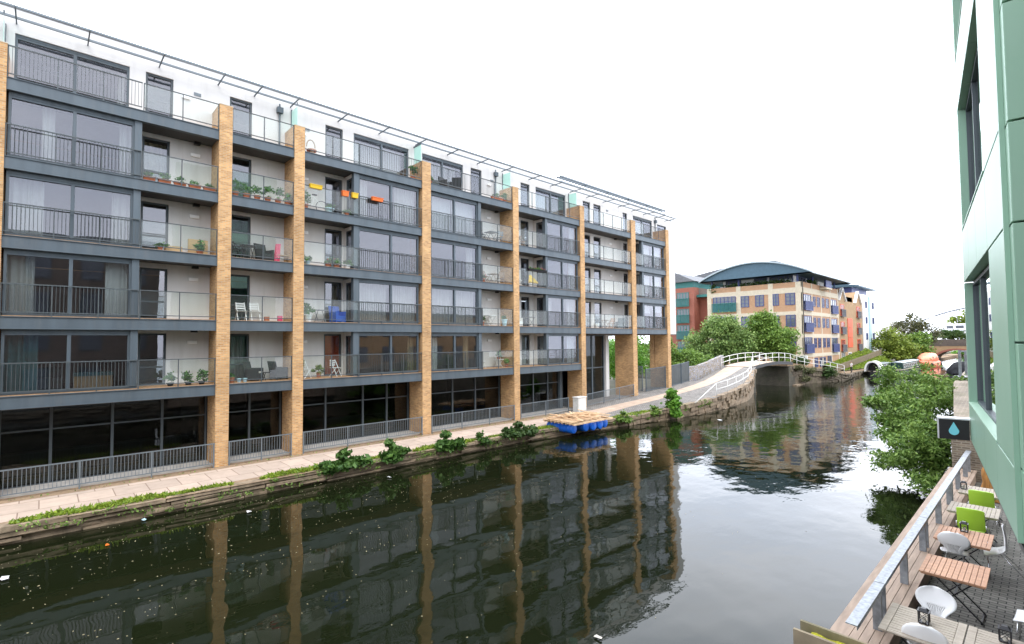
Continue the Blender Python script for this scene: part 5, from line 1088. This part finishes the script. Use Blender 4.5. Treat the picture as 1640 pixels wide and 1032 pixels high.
# chairs
def shell(M):
    S = []
    def prof(u):
        if u < .5:
            k = u / .5; return (-.23 - .12 * (1 - k) - .02 * math.sin(k * 3.14), .93 - .44 * k)
        k = (u - .5) / .5; a = min(1, k / .28); return (-.23 + .10 * math.sin(a * 1.57) + .32 * max(0, k - .12), .49 - .055 * math.sin(a * 1.57) - .0 * k)
    def wid(u):
        if u < .34: return .245 * math.sqrt(max(.015, 1 - ((u - .2) / .205) ** 2))
        if u < .6: k = (u - .34) / .26; return .178 - .07 * math.sin(k * 3.14) + .02 * k
        k = (u - .6) / .4; return .198 + .035 * math.sin(min(1, k * 1.4) * 1.57) - .1 * max(0, k - .75) * 4 * .6
    NU, NV = 34, 25; CV = [-1, -.85, -.7, -.6] + [q for i in range(9) for q in (-.5 + i * .118, -.5 + i * .118 + .03)][:18] + [.6, .72, .85, 1];  us = [.002 + .996 * i / NU for i in range(NU + 1)]; V = []
    for u in us:
        y, z = prof(u); w_ = wid(u)
        for j in range(NV + 1):
            c = CV[j]; V.append((w_ * c, y + .035 * c * c * (1 if u < .5 else 0), z + .018 * c * c * (0 if u < .5 else 1)))
    F = []
    for i in range(NU):
        for j in range(NV):
            if .27 < us[i] < .64 and j % 2 == 0 and 3 < j < 21: continue
            k = i * (NV + 1) + j; F.append((k, k + 1, k + NV + 2, k + NV + 1))
    mb = MB(); mb.add(V, F); return mb.xform(M)
def white_chair(lab, x, y, rot, tilt=0., lift=0.):
    t = thing('shell_chair', lab, 'chair', (x, y, TF), 'white shell chairs on the terrace')
    M = Matrix.Translation((x, y, TF + lift)) @ Matrix.Rotation(rot, 4, 'Z') @ Matrix.Translation((0, .2, 0)) @ Matrix.Rotation(-tilt, 4, 'X') @ Matrix.Translation((0, -.2, 0))
    o = shell(M).build('shell', 'plastic_white', t, smooth=True); s = o.modifiers.new('solid', 'SOLIDIFY'); s.thickness = .009
    for sx in (-1, 1):
        for a, b in (((.12 * sx, .1, .425), (.22 * sx, .23, .0)), ((.12 * sx, -.1, .425), (.22 * sx, -.27, .0))):
            MB().tube([a, b], .0105, 8).xform(M).build('leg', 'chrome', t, smooth=True)
    m = MB(); m.bar((-.13, .1, .42), (.13, .1, .42), .018); m.bar((-.13, -.1, .42), (.13, -.1, .42), .018); m.xform(M).build('frame', 'chrome', t)
white_chair('white shell chair with ribbed back pushed in between the two reddish tables', -1.37, 13.3, 0.05)
white_chair('white shell chair tipped forward against the end of the reddish table', -.68, 13.75, math.pi / 2 + .1, .35)
white_chair('white shell chair seen from behind at the bottom edge, at the grey table', -1.24, 8.85, .06)
white_chair('white shell chair mostly hidden behind the far rim of the grey table', -1.28, 9.62, math.pi - .05)
def stool_chair(lab, x, y, rot):
    t = thing('side_chair', lab, 'chair', (x, y, TF)); M = Matrix.Translation((x, y, TF)) @ Matrix.Rotation(rot, 4, 'Z')
    rows = [[(-.23 + .46 * i / 10, -.22 + .44 * j / 8, .455 + .02 * ((i - 5) / 5) ** 2 - .012 * (j / 8) ** 3 * 3) for j in range(9)] for i in range(11)]
    o = MB().grid(rows).xform(M).build('seat', 'plastic_white', t, smooth=True); s = o.modifiers.new('solid', 'SOLIDIFY'); s.thickness = .014
    rows = [[(-.22 + .44 * i / 10, -.22 - .05 * (j / 6) - .02 * (1 - ((i - 5) / 5) ** 2), .5 + .34 * j / 6) for j in range(7)] for i in range(11)]
    o = MB().grid(rows).xform(M).build('backrest', 'plastic_white', t, smooth=True); s = o.modifiers.new('solid', 'SOLIDIFY'); s.thickness = .012
    for sx in (-1, 1):
        for sy in (-1, 1): MB().tube([(.19 * sx, .17 * sy, .45), (.21 * sx, .21 * sy, 0)], .012, 8).xform(M).build('leg', 'chrome', t, smooth=True)
stool_chair('white chair with thin metal legs cut off by the right frame edge', -.24, 10.95, 1.5)
def green_chair(lab, x, y, rot=0.):
    t = thing('green_chair', lab, 'chair', (x, y, TF), 'lime green chairs on the terrace'); M = Matrix.Translation((x, y, TF)) @ Matrix.Rotation(rot, 4, 'Z')
    def pad(rows, nm):
        o = MB().grid(rows).xform(M).build(nm, 'green_seat', t, smooth=True); s = o.modifiers.new('solid', 'SOLIDIFY'); s.thickness = .035; s.offset = 0; b = o.modifiers.new('bevel', 'BEVEL'); b.width = .012; b.segments = 3
    pad([[(-.23 + .46 * i / 12, -.24 - .09 * math.sin(j / 8 * 1.2) - .045 * (1 - ((i - 6) / 6) ** 2) + .02, .49 + .47 * j / 8 - .03 * ((i - 6) / 6) ** 4 * (j / 8)) for j in range(9)] for i in range(13)], 'backrest')
    pad([[(-.22 + .44 * i / 10, -.2 + .42 * j / 8, .455 - .015 * (1 - ((i - 5) / 5) ** 2) - .03 * max(0, j / 8 - .7)) for j in range(9)] for i in range(11)], 'seat')
    for sx in (-1, 1):
        m = MB(); m.tube([(.245 * sx, -.27, .62), (.245 * sx, -.2, .44), (.245 * sx, .2, .44), (.245 * sx, .24, .02)], .013, 8); m.tube([(.245 * sx, -.1, .44), (.245 * sx, -.27, .0)], .013, 8); m.xform(M).build('side_frame', 'chrome', t, smooth=True)
        MB().box(.245 * sx - .025, .245 * sx + .025, -.3, -.24, .44, .5).xform(M).build('bracket', 'black', t)
green_chair('lime green chair nearer the camera, between a reddish and a weathered table', -1.24, 15.22, -.05); green_chair('lime green chair farther along, before the farthest table', -1.19, 17.12, -.05)
# carved log behind the chairs
lg = MB(); rows = []
for k in range(9):
    z = TF + .02 + 1.32 * k / 8; rows.append([(-1.12 + (.36 - .02 * k + .03 * math.sin(k * 1.7 + i)) * math.cos(2 * math.pi * i / 12), 20.0 + (.2 + .02 * math.sin(k + i * 2)) * math.sin(2 * math.pi * i / 12), z + (.05 * math.sin(i * 1.3) if k == 8 else 0)) for i in range(13)])
rows.append([(-1.12, 20.0, TF + 1.36)] * 13)
tag(lg.grid(rows).build('wood_log', 'log', org=(-1.12, 20, TF), smooth=True), 'upright slab of orange brown timber standing at the end of the terrace', 'log')

# ------------------------------------------------------------------ green clad building overhanging the terrace
gC = Vector((-.30, 8.25, 0)); gd = Vector((-.12846, .99171, 0)); gn = Vector((-.99171, -.12846, 0))
def G(t_, n_, z): p = gC + gd * t_ + gn * n_; return (p.x, p.y, z)
def gbox(mb, t0, t1, n0, n1, z0, z1): mb.hexa([G(t0, n0, z0), G(t1, n0, z0), G(t1, n1, z0), G(t0, n1, z0), G(t0, n0, z1), G(t1, n0, z1), G(t1, n1, z1), G(t0, n1, z1)])
gr = thing('green_building', 'building clad in glossy sage green metal panels overhanging the terrace at the right edge', 'building', (-.3, 8.25, -2.35))
LEN = 7.5; gap = .012
m = MB(); gbox(m, .05, LEN - .02, -9, -.42, -2.33, 15.5); m.build('core', 'black', gr)
zj = [-2.35, -1.5, 1.28, 2.46, 5.25, 6.4, 9.2, 10.4, 13.2, 15.5]; WIN = {1: (1.72, 7.32), 3: (1.95, 7.1), 5: (1.85, 7.2), 7: (1.85, 7.2)}
m = MB()
for k, (a, b) in enumerate(zip(zj, zj[1:])):
    if k in WIN:
        t0, t1 = WIN[k]; gbox(m, .0, t0, -.40, 0, a + gap, b - gap); gbox(m, t1, LEN, -.40, 0, a + gap, b - gap)
    else:
        for p, q in ((0, 1.87), (1.87, 3.75), (3.75, 5.6), (5.6, LEN)): gbox(m, p + (gap * .5 if p else 0), q - gap * .5, -.40, 0, a + gap, b - gap)
m.build('canal_cladding', 'cladding_side', gr, bevel=.006)
for k, (t0, t1) in WIN.items():
    a, b = zj[k], zj[k + 1]; f = MB()
    gbox(f, t0, t1, -.22, -.14, a + .02, a + .08); gbox(f, t0, t1, -.22, -.14, b - .09, b - .03); gbox(f, t0, t0 + .06, -.22, -.14, a + .08, b - .09); gbox(f, t1 - .06, t1, -.22, -.14, a + .08, b - .09)
    for q in (3.4, 5.4): gbox(f, q - .03, q + .03, -.218, -.145, a + .08, b - .09)
    fo = f.build('window', 'frame_dark', gr); g = MB()
    for p, q in ((t0 + .06, 3.37), (3.43, 5.37), (5.43, t1 - .06)): gbox(g, p, q, -.20, -.19, a + .08, b - .09)
    g.build('pane', 'glass_green', fo); s_ = MB(); gbox(s_, t0, t1, -.135, .012, a + .012, a + .035); s_.build('sill', 'sill_green', fo)
    r_ = MB(); gbox(r_, t0 + .1, t1 - .1, -.40, -.39, a + .05, b - .05); r_.build('pane_backing', 'backing_pale', fo)  # pale panel added behind the dark glass so it reads a lighter green
m = MB(); ze = [-2.35, -1.5, -.06, 1.3, 2.46, 3.85, 5.25, 6.4, 8, 9.2, 11, 13.2, 15.5]
for a, b in zip(ze, ze[1:]):
    for p in range(5): gbox(m, -.30, -.004, -.05 - 1.9 * (p + 1) + (gap if True else 0), (-.05 if p == 0 else -.05 - 1.9 * p), a + gap, b - gap)
m.build('end_cladding', 'cladding_green', gr, bevel=.006)
m = MB(); gbox(m, -.06, -.003, -.049, .0, -2.35, 15.5); m.build('corner_trim', 'cladding_side', gr)
m = MB(); gbox(m, -.28, LEN - .03, -9, -.03, -2.44, -2.362); m.build('soffit', 'black', gr)
m = MB(); gbox(m, .6, LEN, -9, -2.2, TF, -2.44); m.build('ground_floor_glass', 'far_pane', gr)
# projecting sign with a drop
sg = thing('hanging_sign', 'black box sign with a light blue water drop projecting from the green building', 'sign', G(7.3, .45, -1.9))
m = MB(); gbox(m, 7.22, 7.40, .02, .55, -2.34, -1.88); m.build('box', 'black', sg); m = MB(); gbox(m, 7.19, 7.43, .0, .58, -1.88, -1.845); gbox(m, 7.215, 7.43, .55, .58, -2.34, -1.88); m.build('trim', 'silver', sg)
D = [(.0, .19)] + [(.105 * math.sin(a) * (1 if True else 1), -.055 - .105 * math.cos(a)) for a in [math.pi * .62 * (1 - i / 12) for i in range(13)]] + [(-.105 * math.sin(a), -.055 - .105 * math.cos(a)) for a in [math.pi * .62 * i / 12 for i in range(1, 13)]]
m = MB(); m.prism([(u * .85 + .29, v * .85 - 2.1) for u, v in D], lambda u, v, d: G(d, u, v), 7.205, 7.219); m.build('drop_emblem', 'drop_blue', sg)
# ------------------------------------------------------------------ the camera's own side of the canal: what the glass and water mirror
def mass(name, lab, x0, x1, y0, y1, z1, m_, floors):
    t = thing(name, lab, 'building', ((x0 + x1) / 2, (y0 + y1) / 2, -5)); MB().box(x0, x1, y0, y1, -5.5, z1).build('wall', m_, t)
    MB().box(x0 - .2, x1 + .2, y0 - .2, y1 + .2, z1, z1 + .3).build('roof', 'slate', t)
    n = int((y1 - y0) / 3)
    for f in floors:
        for i in range(n):
            y = y0 + (i + .5) * (y1 - y0) / n; q = MB().box(x0 - .05, x0 + .1, y - .7, y + .7, f, f + 1.7).build('window', 'frame_dark', t); MB().box(x0 - .07, x0 - .05, y - .6, y + .6, f + .1, f + 1.6).build('pane', 'far_pane', q)
mass('brick_block', 'brown brick block on the near bank behind the viewpoint', 2.5, 16, -34, 7.6, 8.5, 'brick_dark', (-3.5, -.5, 2.5, 5.2))
mass('warehouse', 'low brick warehouse on the near bank beyond the green building', 1.2, 16, 24, 44, 3.2, 'brick_tan', (-2.2, .6))
# ------------------------------------------------------------------ things on the balconies
FL = {1: 'first', 2: 'second', 3: 'third', 4: 'fourth', 5: 'top'}
BN = ['leftmost', 'narrow second', 'third', 'fourth', 'fifth', 'sixth', 'end']
def where(b, l): return f'on the {FL[l]} floor balcony of the {BN[b]} bay' if l < 5 else f'on the top terrace of the {BN[b]} bay'
def bz(l): return ZB[l] + BH + .031
def potplant(lab, y, l, x=-25.3, r=.13, h=.24, pm='terracotta', ph=.45, leaf='leaf_pot', n=8, flowers=False, tr=False, z=None, L=.6, wd=.22):
    z = bz(l) if z is None else z; t = thing('planter_box' if tr else 'pot_plant', lab, 'planter' if tr else 'plant', (x, y, z), 'planters and pots on the balconies')
    if tr:
        m = MB(); m.hexa([(x - .07, y - L / 2 + .02, z), (x + .07, y - L / 2 + .02, z), (x + .07, y + L / 2 - .02, z), (x - .07, y + L / 2 - .02, z), (x - .1, y - L / 2, z + h), (x + .1, y - L / 2, z + h), (x + .1, y + L / 2, z + h), (x - .1, y + L / 2, z + h)]); m.box(x - .115, x + .115, y - L / 2 - .012, y + L / 2 + .012, z + h - .03, z + h); m.build('trough', pm, t)
        if ph: leaves('foliage', blob_pts((x, y, z + h + ph * .35), (.1, L * .42, ph * .45), n, 18, .05, .2), .05, leaf, t)
    else:
        MB().lathe([(r * .72, 0), (r * .95, h * .85), (r * 1.08, h * .85), (r * 1.08, h), (r * .9, h), (r * .88, h - .03)], (x, y, z), 14).build('pot', pm, t, smooth=False)
        if ph: leaves('foliage', blob_pts((x, y, z + h + ph * .45), (wd, wd, ph * .5), n, 20, .06, .2), .06, leaf, t)
    if flowers: leaves('flowers', blob_pts((x, y, z + h + ph * .6), (.1, (L if tr else wd) * .4, ph * .3), 5, 8, .05), .04, 'flower_red', t)
    return t
def fold_chair(lab, y, l, m_='white_paint', rot=0., x=-25.85):
    z = bz(l); t = thing('folding_chair', lab, 'chair', (x, y, z)); M = Matrix.Translation((x, y, z)) @ Matrix.Rotation(rot, 4, 'Z')
    m = MB()
    for s in (-.2, .2): m.bar((-.22, s, 0), (.2, s, .46), .03); m.bar((.25, s * .9, 0), (-.18, s * .9, .88), .03)
    m.xform(M).build('frame', m_, t); m = MB()
    for k in range(5): m.box(-.18 + k * .08, -.115 + k * .08, -.22, .22, .45, .47)
    m.xform(M).build('seat', m_, t); m = MB()
    for k in range(3): m.box(-.2 - 0 * k, -.17, -.2, .2, .56 + k * .11, .63 + k * .11)
    m.xform(M).build('backrest', m_, t); return t
def arm_chair(lab, y, l, m_='rattan', rot=0., x=-25.8, cush=True):
    z = bz(l); t = thing('armchair', lab, 'chair', (x, y, z)); M = Matrix.Translation((x, y, z)) @ Matrix.Rotation(rot, 4, 'Z')
    m = MB(); m.box(-.28, .3, -.3, .3, .06, .36)
    for sx in (-.26, .28):
        for s in (-.28, .28): m.box(sx - .02, sx + .02, s - .02, s + .02, 0, .06)
    m.xform(M).build('seat', m_, t)
    m = MB(); m.hexa([(-.3, -.3, .36), (-.2, -.3, .36), (-.2, .3, .36), (-.3, .3, .36), (-.42, -.3, .9), (-.33, -.3, .9), (-.33, .3, .9), (-.42, .3, .9)]); m.xform(M).build('backrest', m_, t)
    for s in (-.3, .24): MB().box(-.28, .3, s, s + .06, .36, .6).xform(M).build('armrest', m_, t)
    if cush: MB().box(-.2, .29, -.23, .23, .362, .43).xform(M).build('cushion', 'cushion', t, bevel=.02)
def btable(lab, y, l, m_='steel_light', x=-25.8, s=.3, h=.7, rnd=False):
    z = bz(l); t = thing('balcony_table', lab, 'table', (x, y, z)); m = MB()
    m.lathe([(s, h - .03), (s, h)], (x, y, z), 20) if rnd else m.box(x - s, x + s, y - s, y + s, z + h - .03, z + h)
    m.build('tabletop', m_, t); m = MB()
    for a in (-1, 1): m.bar((x - s * .8, y + a * s * .7, z), (x + s * .8, y + a * s * .7, z + h - .03), .025); m.bar((x + s * .8, y + a * s * .65, z), (x - s * .8, y + a * s * .65, z + h - .03), .025)
    m.build('legs', m_, t)
ordn = ['first', 'second', 'third', 'fourth', 'fifth', 'sixth', 'seventh']
# fourth floor
for i in range(5): potplant(f'{ordn[i]} of five leafy terracotta troughs {where(0, 4)}', 3.05 + i * .55, 4, -25.28, h=.17, ph=.42 if i < 3 else .2, tr=True, L=.45, n=7, flowers=False)
for i in range(6): potplant(f'{ordn[i]} of six green terracotta pots {where(1, 4)}', 6.3 + i * .47, 4, -25.3, r=.15, h=.2, ph=.62 - .04 * ((i * 3) % 4), n=9, wd=.24)
RT = 1.13
potplant('yellow plastic trough hung on the glass rail, left of the other bright ones', 9.9, 4, -25.0, h=.2, pm='yellow', ph=.0, tr=True, L=.62, z=bz(4) + RT - .12)
potplant('single orange pot hung on the glass rail beside a yellow one', 11.45, 4, -25.0, h=.27, pm='orange', ph=.0, tr=True, L=.34, z=bz(4) + RT - .2)
potplant('single yellow pot hung on the glass rail beside an orange one', 11.98, 4, -25.0, h=.27, pm='yellow', ph=.0, tr=True, L=.34, z=bz(4) + RT - .2)
potplant('orange plastic trough hung on the barred railing', 13.3, 4, -25.0, h=.2, pm='orange', ph=.0, tr=True, L=.66, z=bz(4) + RT - .12)
def bicycle(lab, y, l):
    z = bz(l); t = thing('bicycle', lab, 'bicycle', (-25.75, y, z)); x = -25.75
    for k, yy in enumerate((y - .52, y + .52)): MB().tube([(x, yy + .31 * math.cos(2 * math.pi * i / 20), z + .33 + .31 * math.sin(2 * math.pi * i / 20)) for i in range(21)], .018, 6).build('wheel', 'black_metal', t, smooth=True)
    m = MB(); P_ = dict(a=(x, y - .52, z + .33), b=(x, y - .42, z + .85), c=(x, y + .1, z + .8), d=(x, y, z + .3), e=(x, y + .52, z + .33))
    for p, q in ('ab', 'bc', 'bd', 'cd', 'de', 'ce'): m.tube([P_[p], P_[q]], .02, 6)
    m.build('bike_frame', 'white_paint', t); MB().tube([(x - .25, y - .36, z + 1.02), (x, y - .42, z + .95), (x + .25, y - .36, z + 1.02)], .016, 6).build('handlebar', 'black_metal', t); MB().box(x - .07, x + .07, y, y + .25, z + .88, z + .94).build('saddle', 'black', t, bevel=.02)
bicycle('pale bicycle leaning among plants behind glass, under the yellow trough', 10.0, 4)
potplant(f'bushy plant at the left end {where(2, 4)}', 9.55, 4, -25.4, ph=.7, n=12, wd=.26); potplant(f'teal tub {where(2, 4)}', 10.75, 4, -25.35, r=.24, h=.22, pm='pot_blue', ph=.25, n=5); potplant(f'low potted plant near the side window {where(2, 4)}', 11.7, 4, -25.35, r=.12, h=.15, ph=.16, n=5)
fold_chair(f'grey garden chair left of a table {where(3, 4)}', 21.5, 4, 'steel_light', .3); btable(f'square grey table {where(3, 4)}', 22.3, 4, 'steel_light', h=.72, s=.36); fold_chair(f'grey garden chair right of a table {where(3, 4)}', 23.1, 4, 'steel_light', 2.9)
fold_chair(f'pale wooden deck chair {where(4, 4)}', 25.3, 4, 'wood_plank', 1.2)
# third floor
t = thing('storage_box', f'tan card panel and box {where(0, 3)}', 'box', (-25.9, 5.0, bz(3))); MB().box(-26.0, -25.85, 4.6, 5.35, bz(3), bz(3) + .72).build('panel', 'card', t); MB().box(-25.8, -25.4, 3.7, 4.3, bz(3), bz(3) + .25).build('box', 'card', t)
potplant(f'round green shrub in a low pot {where(0, 3)}', 4.95, 3, -25.4, h=.12, ph=.5, n=14, wd=.24); potplant(f'pair of small red pots {where(0, 3)}', 3.5, 3, -25.3, r=.1, h=.14, ph=.18, n=5)
btable(f'black folding table {where(1, 3)}', 7.0, 3, 'black_metal'); fold_chair(f'black folding chair {where(1, 3)}', 6.4, 3, 'black_metal', .6); arm_chair(f'dark low garden chair {where(1, 3)}', 7.75, 3, 'rattan', .4, cush=False)
m = MB()
for k in range(4): m.tube([(-25.7 + .05 * k, 8.15 + k * .06, bz(3)), (-25.85 + .03 * k, 8.3 + k * .05, bz(3) + .95)], .035, 6)
tag(m.build('folded_chair', 'pink', org=(-25.7, 8.2, bz(3))), f'folded bright pink slats leaning {where(1, 3)}', 'chair')
btable(f'low tan side table {where(1, 3)}', 8.55, 3, 'card', h=.4, s=.24)
for i, (y, pm, fl) in enumerate(((9.6, 'pot_blue', False), (10.7, 'terracotta', True), (11.15, 'terracotta', True), (11.75, 'white_paint', True))): potplant(f'{ordn[i]} of four flower pots {where(2, 3)}', y, 3, -25.32, r=.16, h=.17, pm=pm, ph=.32, n=8, flowers=fl, wd=.24)
potplant(f'small red leaved pot {where(3, 3)}', 21.15, 3, -25.3, r=.14, h=.25, ph=.22, n=6, flowers=True); fold_chair(f'wooden folding chair left of a table {where(3, 3)}', 21.8, 3, 'wood_plank', .5); btable(f'slatted wooden table {where(3, 3)}', 22.5, 3, 'wood_grey', s=.33); fold_chair(f'wooden folding chair right of a table {where(3, 3)}', 23.2, 3, 'wood_plank', 2.8)
potplant('black trough of pinkish flowers on the glass rail above a yellow cushion', 26.0, 3, -24.98, h=.16, pm='pot_black', ph=.16, tr=True, L=1.9, n=14, flowers=True, z=bz(3) + RT - .06)
m = MB(); m.grid([[(-25.55 - .3 * (j / 5) + .05 * math.sin(i), 26.1 + (i - 3) * .17 * (1 - j / 6.5), bz(3) + .3 + .55 * j / 5) for j in range(6)] for i in range(7)]); o = m.build('yellow_cushion', 'yellow', org=(-25.6, 26.1, bz(3) + .3)); s_ = o.modifiers.new('solid', 'SOLIDIFY'); s_.thickness = .12; tag(o, f'bright yellow cushion propped {where(4, 3)}', 'cushion')
fold_chair(f'white folding chair {where(4, 3)}', 24.9, 3, 'white_paint', .4)
# second floor
for i, y in enumerate((6.75, 7.35)): fold_chair(f'white folding chair, {("left", "right")[i]} of two, {where(1, 2)[3:]}', y, 2, 'white_paint', 0)
for i, y in enumerate((7.75, 8.35)): tag(MB().box(-25.45, -25.3, y - .1, y + .1, bz(2), bz(2) + .26 - .06 * (1 - i)).build('red_box', 'terracotta' if i == 0 else 'pink', org=(-25.4, y, bz(2))), f'{("dark red", "bright pink")[i]} small box {where(1, 2)}', 'box')
potplant(f'fern in a white pot {where(2, 2)}', 9.7, 2, -25.4, r=.2, h=.36, pm='white_paint', ph=.65, n=16, wd=.3); btable(f'thin folding frame table {where(2, 2)}', 10.5, 2, 'galv_dark', h=.65); arm_chair(f'blue canvas armchair {where(2, 2)}', 11.45, 2, 'blue_cloth', .2, x=-25.85, cush=False)
potplant(f'green plant at the left end {where(3, 2)}', 21.15, 2, -25.4, ph=.55, n=12, wd=.26); btable(f'white table {where(3, 2)}', 22.1, 2, 'white_paint', s=.4); potplant(f'pale blue pot with a sprig {where(3, 2)}', 23.05, 2, -25.35, r=.2, h=.45, pm='pot_blue', ph=.25, n=6, wd=.14)
arm_chair(f'pale armchair {where(4, 2)}', 24.7, 2, 'white_worn', .3, cush=False); btable(f'grey table {where(4, 2)}', 25.9, 2, 'galv_dark', s=.4)
fold_chair(f'white chair, leftmost {where(5, 2)}', 32.0, 2, 'white_paint', .2); potplant(f'round white pot {where(5, 2)}', 33.4, 2, -25.4, r=.25, h=.35, pm='white_paint', ph=0); btable(f'wooden table {where(5, 2)}', 35.3, 2, 'wood_plank', s=.35); fold_chair(f'tan wooden chair {where(5, 2)}', 36.2, 2, 'wood_teak', 2.8); arm_chair(f'blue grey armchair, rightmost {where(5, 2)}', 37.3, 2, 'steel_light', 2.6, cush=False)
# first floor
for i, (y, ph) in enumerate(((3.95, .45), (4.6, .55), (5.1, .6))): potplant(f'{ordn[i]} of three leafy plants {where(0, 1)}', y, 1, -25.4, r=.13, h=.14, pm='pot_black', ph=ph, n=10, wd=.24)
arm_chair(f'left dark rattan armchair {where(1, 1)}', 7.35, 1, 'rattan', .9); arm_chair(f'right dark rattan armchair {where(1, 1)}', 8.45, 1, 'rattan', -2.2 + 4.0); btable(f'low dark table between rattan chairs {where(1, 1)}', 7.95, 1, 'rattan', h=.38, s=.22)
potplant(f'small terracotta pot plant {where(1, 1)}', 6.25, 1, -25.3, ph=.25, n=5)
for i, y in enumerate((6.55, 6.8)): potplant(f'{("left", "right")[i]} tiny light blue pot {where(1, 1)}', y, 1, -25.25, r=.09, h=.18, pm='pot_blue', ph=0)
fold_chair('white folding chair in front of the orange door', 11.3, 1, 'white_paint', .5, -25.75); fold_chair(f'white folding chair half behind the pillar {where(2, 1)}', 9.6, 1, 'white_paint', 2.0, -25.5)
potplant(f'tall thin plant at the left end {where(2, 1)}', 9.55, 1, -26.0, ph=.9, n=10, wd=.2); potplant(f'spreading pale plant {where(2, 1)}', 10.4, 1, -25.7, ph=.5, n=12, wd=.32, leaf='leaf_willow')
fold_chair(f'white folding chair {where(3, 1)}', 21.4, 1, 'white_paint', .3); btable(f'white folding table holding a plant {where(3, 1)}', 22.9, 1, 'white_paint', s=.25, h=.55); potplant(f'leafy plant topping the white folding table, first floor of the fourth bay', 22.9, 1, -25.8, h=.15, ph=.55, n=11, z=bz(1) + .55, wd=.2); potplant(f'trailing plant pot on the deck {where(3, 1)}', 23.3, 1, -25.4, ph=.35, n=8, leaf='leaf_bright')
btable(f'small wooden stool {where(4, 1)}', 24.6, 1, 'wood_teak', s=.18, h=.45)
# top terrace
t = thing('hoop_chair', f'small wicker hoop chair {where(2, 5)}', 'chair', (-25.7, 9.9, bz(5))); MB().tube([(-25.7, 9.9 + .22 * math.cos(a), bz(5) + .5 + .38 * math.sin(a)) for a in [math.pi * i / 12 for i in range(13)]], .03, 6).build('hoop', 'wood_plank', t); MB().lathe([(.24, .25), (.26, .32), (.2, .34)], (-25.6, 9.9, bz(5)), 14).build('seat', 'terracotta', t); MB().lathe([(.2, 0), (.12, .25)], (-25.6, 9.9, bz(5)), 10).build('base', 'wood_plank', t)
potplant(f'wispy plant by the frosted screen {where(2, 5)}', 15.9, 5, -25.5, ph=.8, n=12, wd=.25); potplant(f'row planter of green shoots {where(3, 5)}', 22.5, 5, -25.4, h=.25, ph=.45, tr=True, L=1.0, n=10); potplant(f'spiky plant beside the pillar {where(3, 5)}', 23.3, 5, -25.5, ph=.6, n=10)
potplant(f'small red pot beside the pillar {where(3, 5)}', 17.05, 5, -25.4, ph=.4, n=7); arm_chair(f'dark garden chair behind bars {where(3, 5)}', 18.5, 5, 'rattan', .3, cush=False); arm_chair(f'second dark garden chair nearer the door {where(3, 5)}', 19.4, 5, 'black_metal', 2.4, cush=False)
fold_chair(f'white chair behind the glass {where(6, 5)}', 39.8, 5, 'white_paint', .4)
# furniture glimpsed in the first floor living room behind the glass
t = thing('sofa', 'grey sofa seen through the first floor glass at the far left', 'sofa', (-27.5, .1, bz(1))); MB().box(-28.2, -27.2, -.5, .62, bz(1), bz(1) + .45).build('seat', 'steel_light', t, bevel=.05); MB().box(-28.4, -28.0, -.5, .62, bz(1) + .3, bz(1) + .85).build('backrest', 'steel_light', t, bevel=.05)
t = thing('sideboard', 'light wooden sideboard with teal top seen through the first floor glass', 'cabinet', (-26.6, 1.6, bz(1))); MB().box(-27.0, -26.3, .9, 2.1, bz(1), bz(1) + .52).build('body', 'card', t); MB().box(-27.02, -26.28, .88, 2.12, bz(1) + .52, bz(1) + .66).build('top', 'curtain_teal', t)

for o in COL.objects:
    if o.parent is None and 'label' in o and not 4 <= len(o['label'].split()) <= 16: print('LABEL', len(o['label'].split()), o['label'])
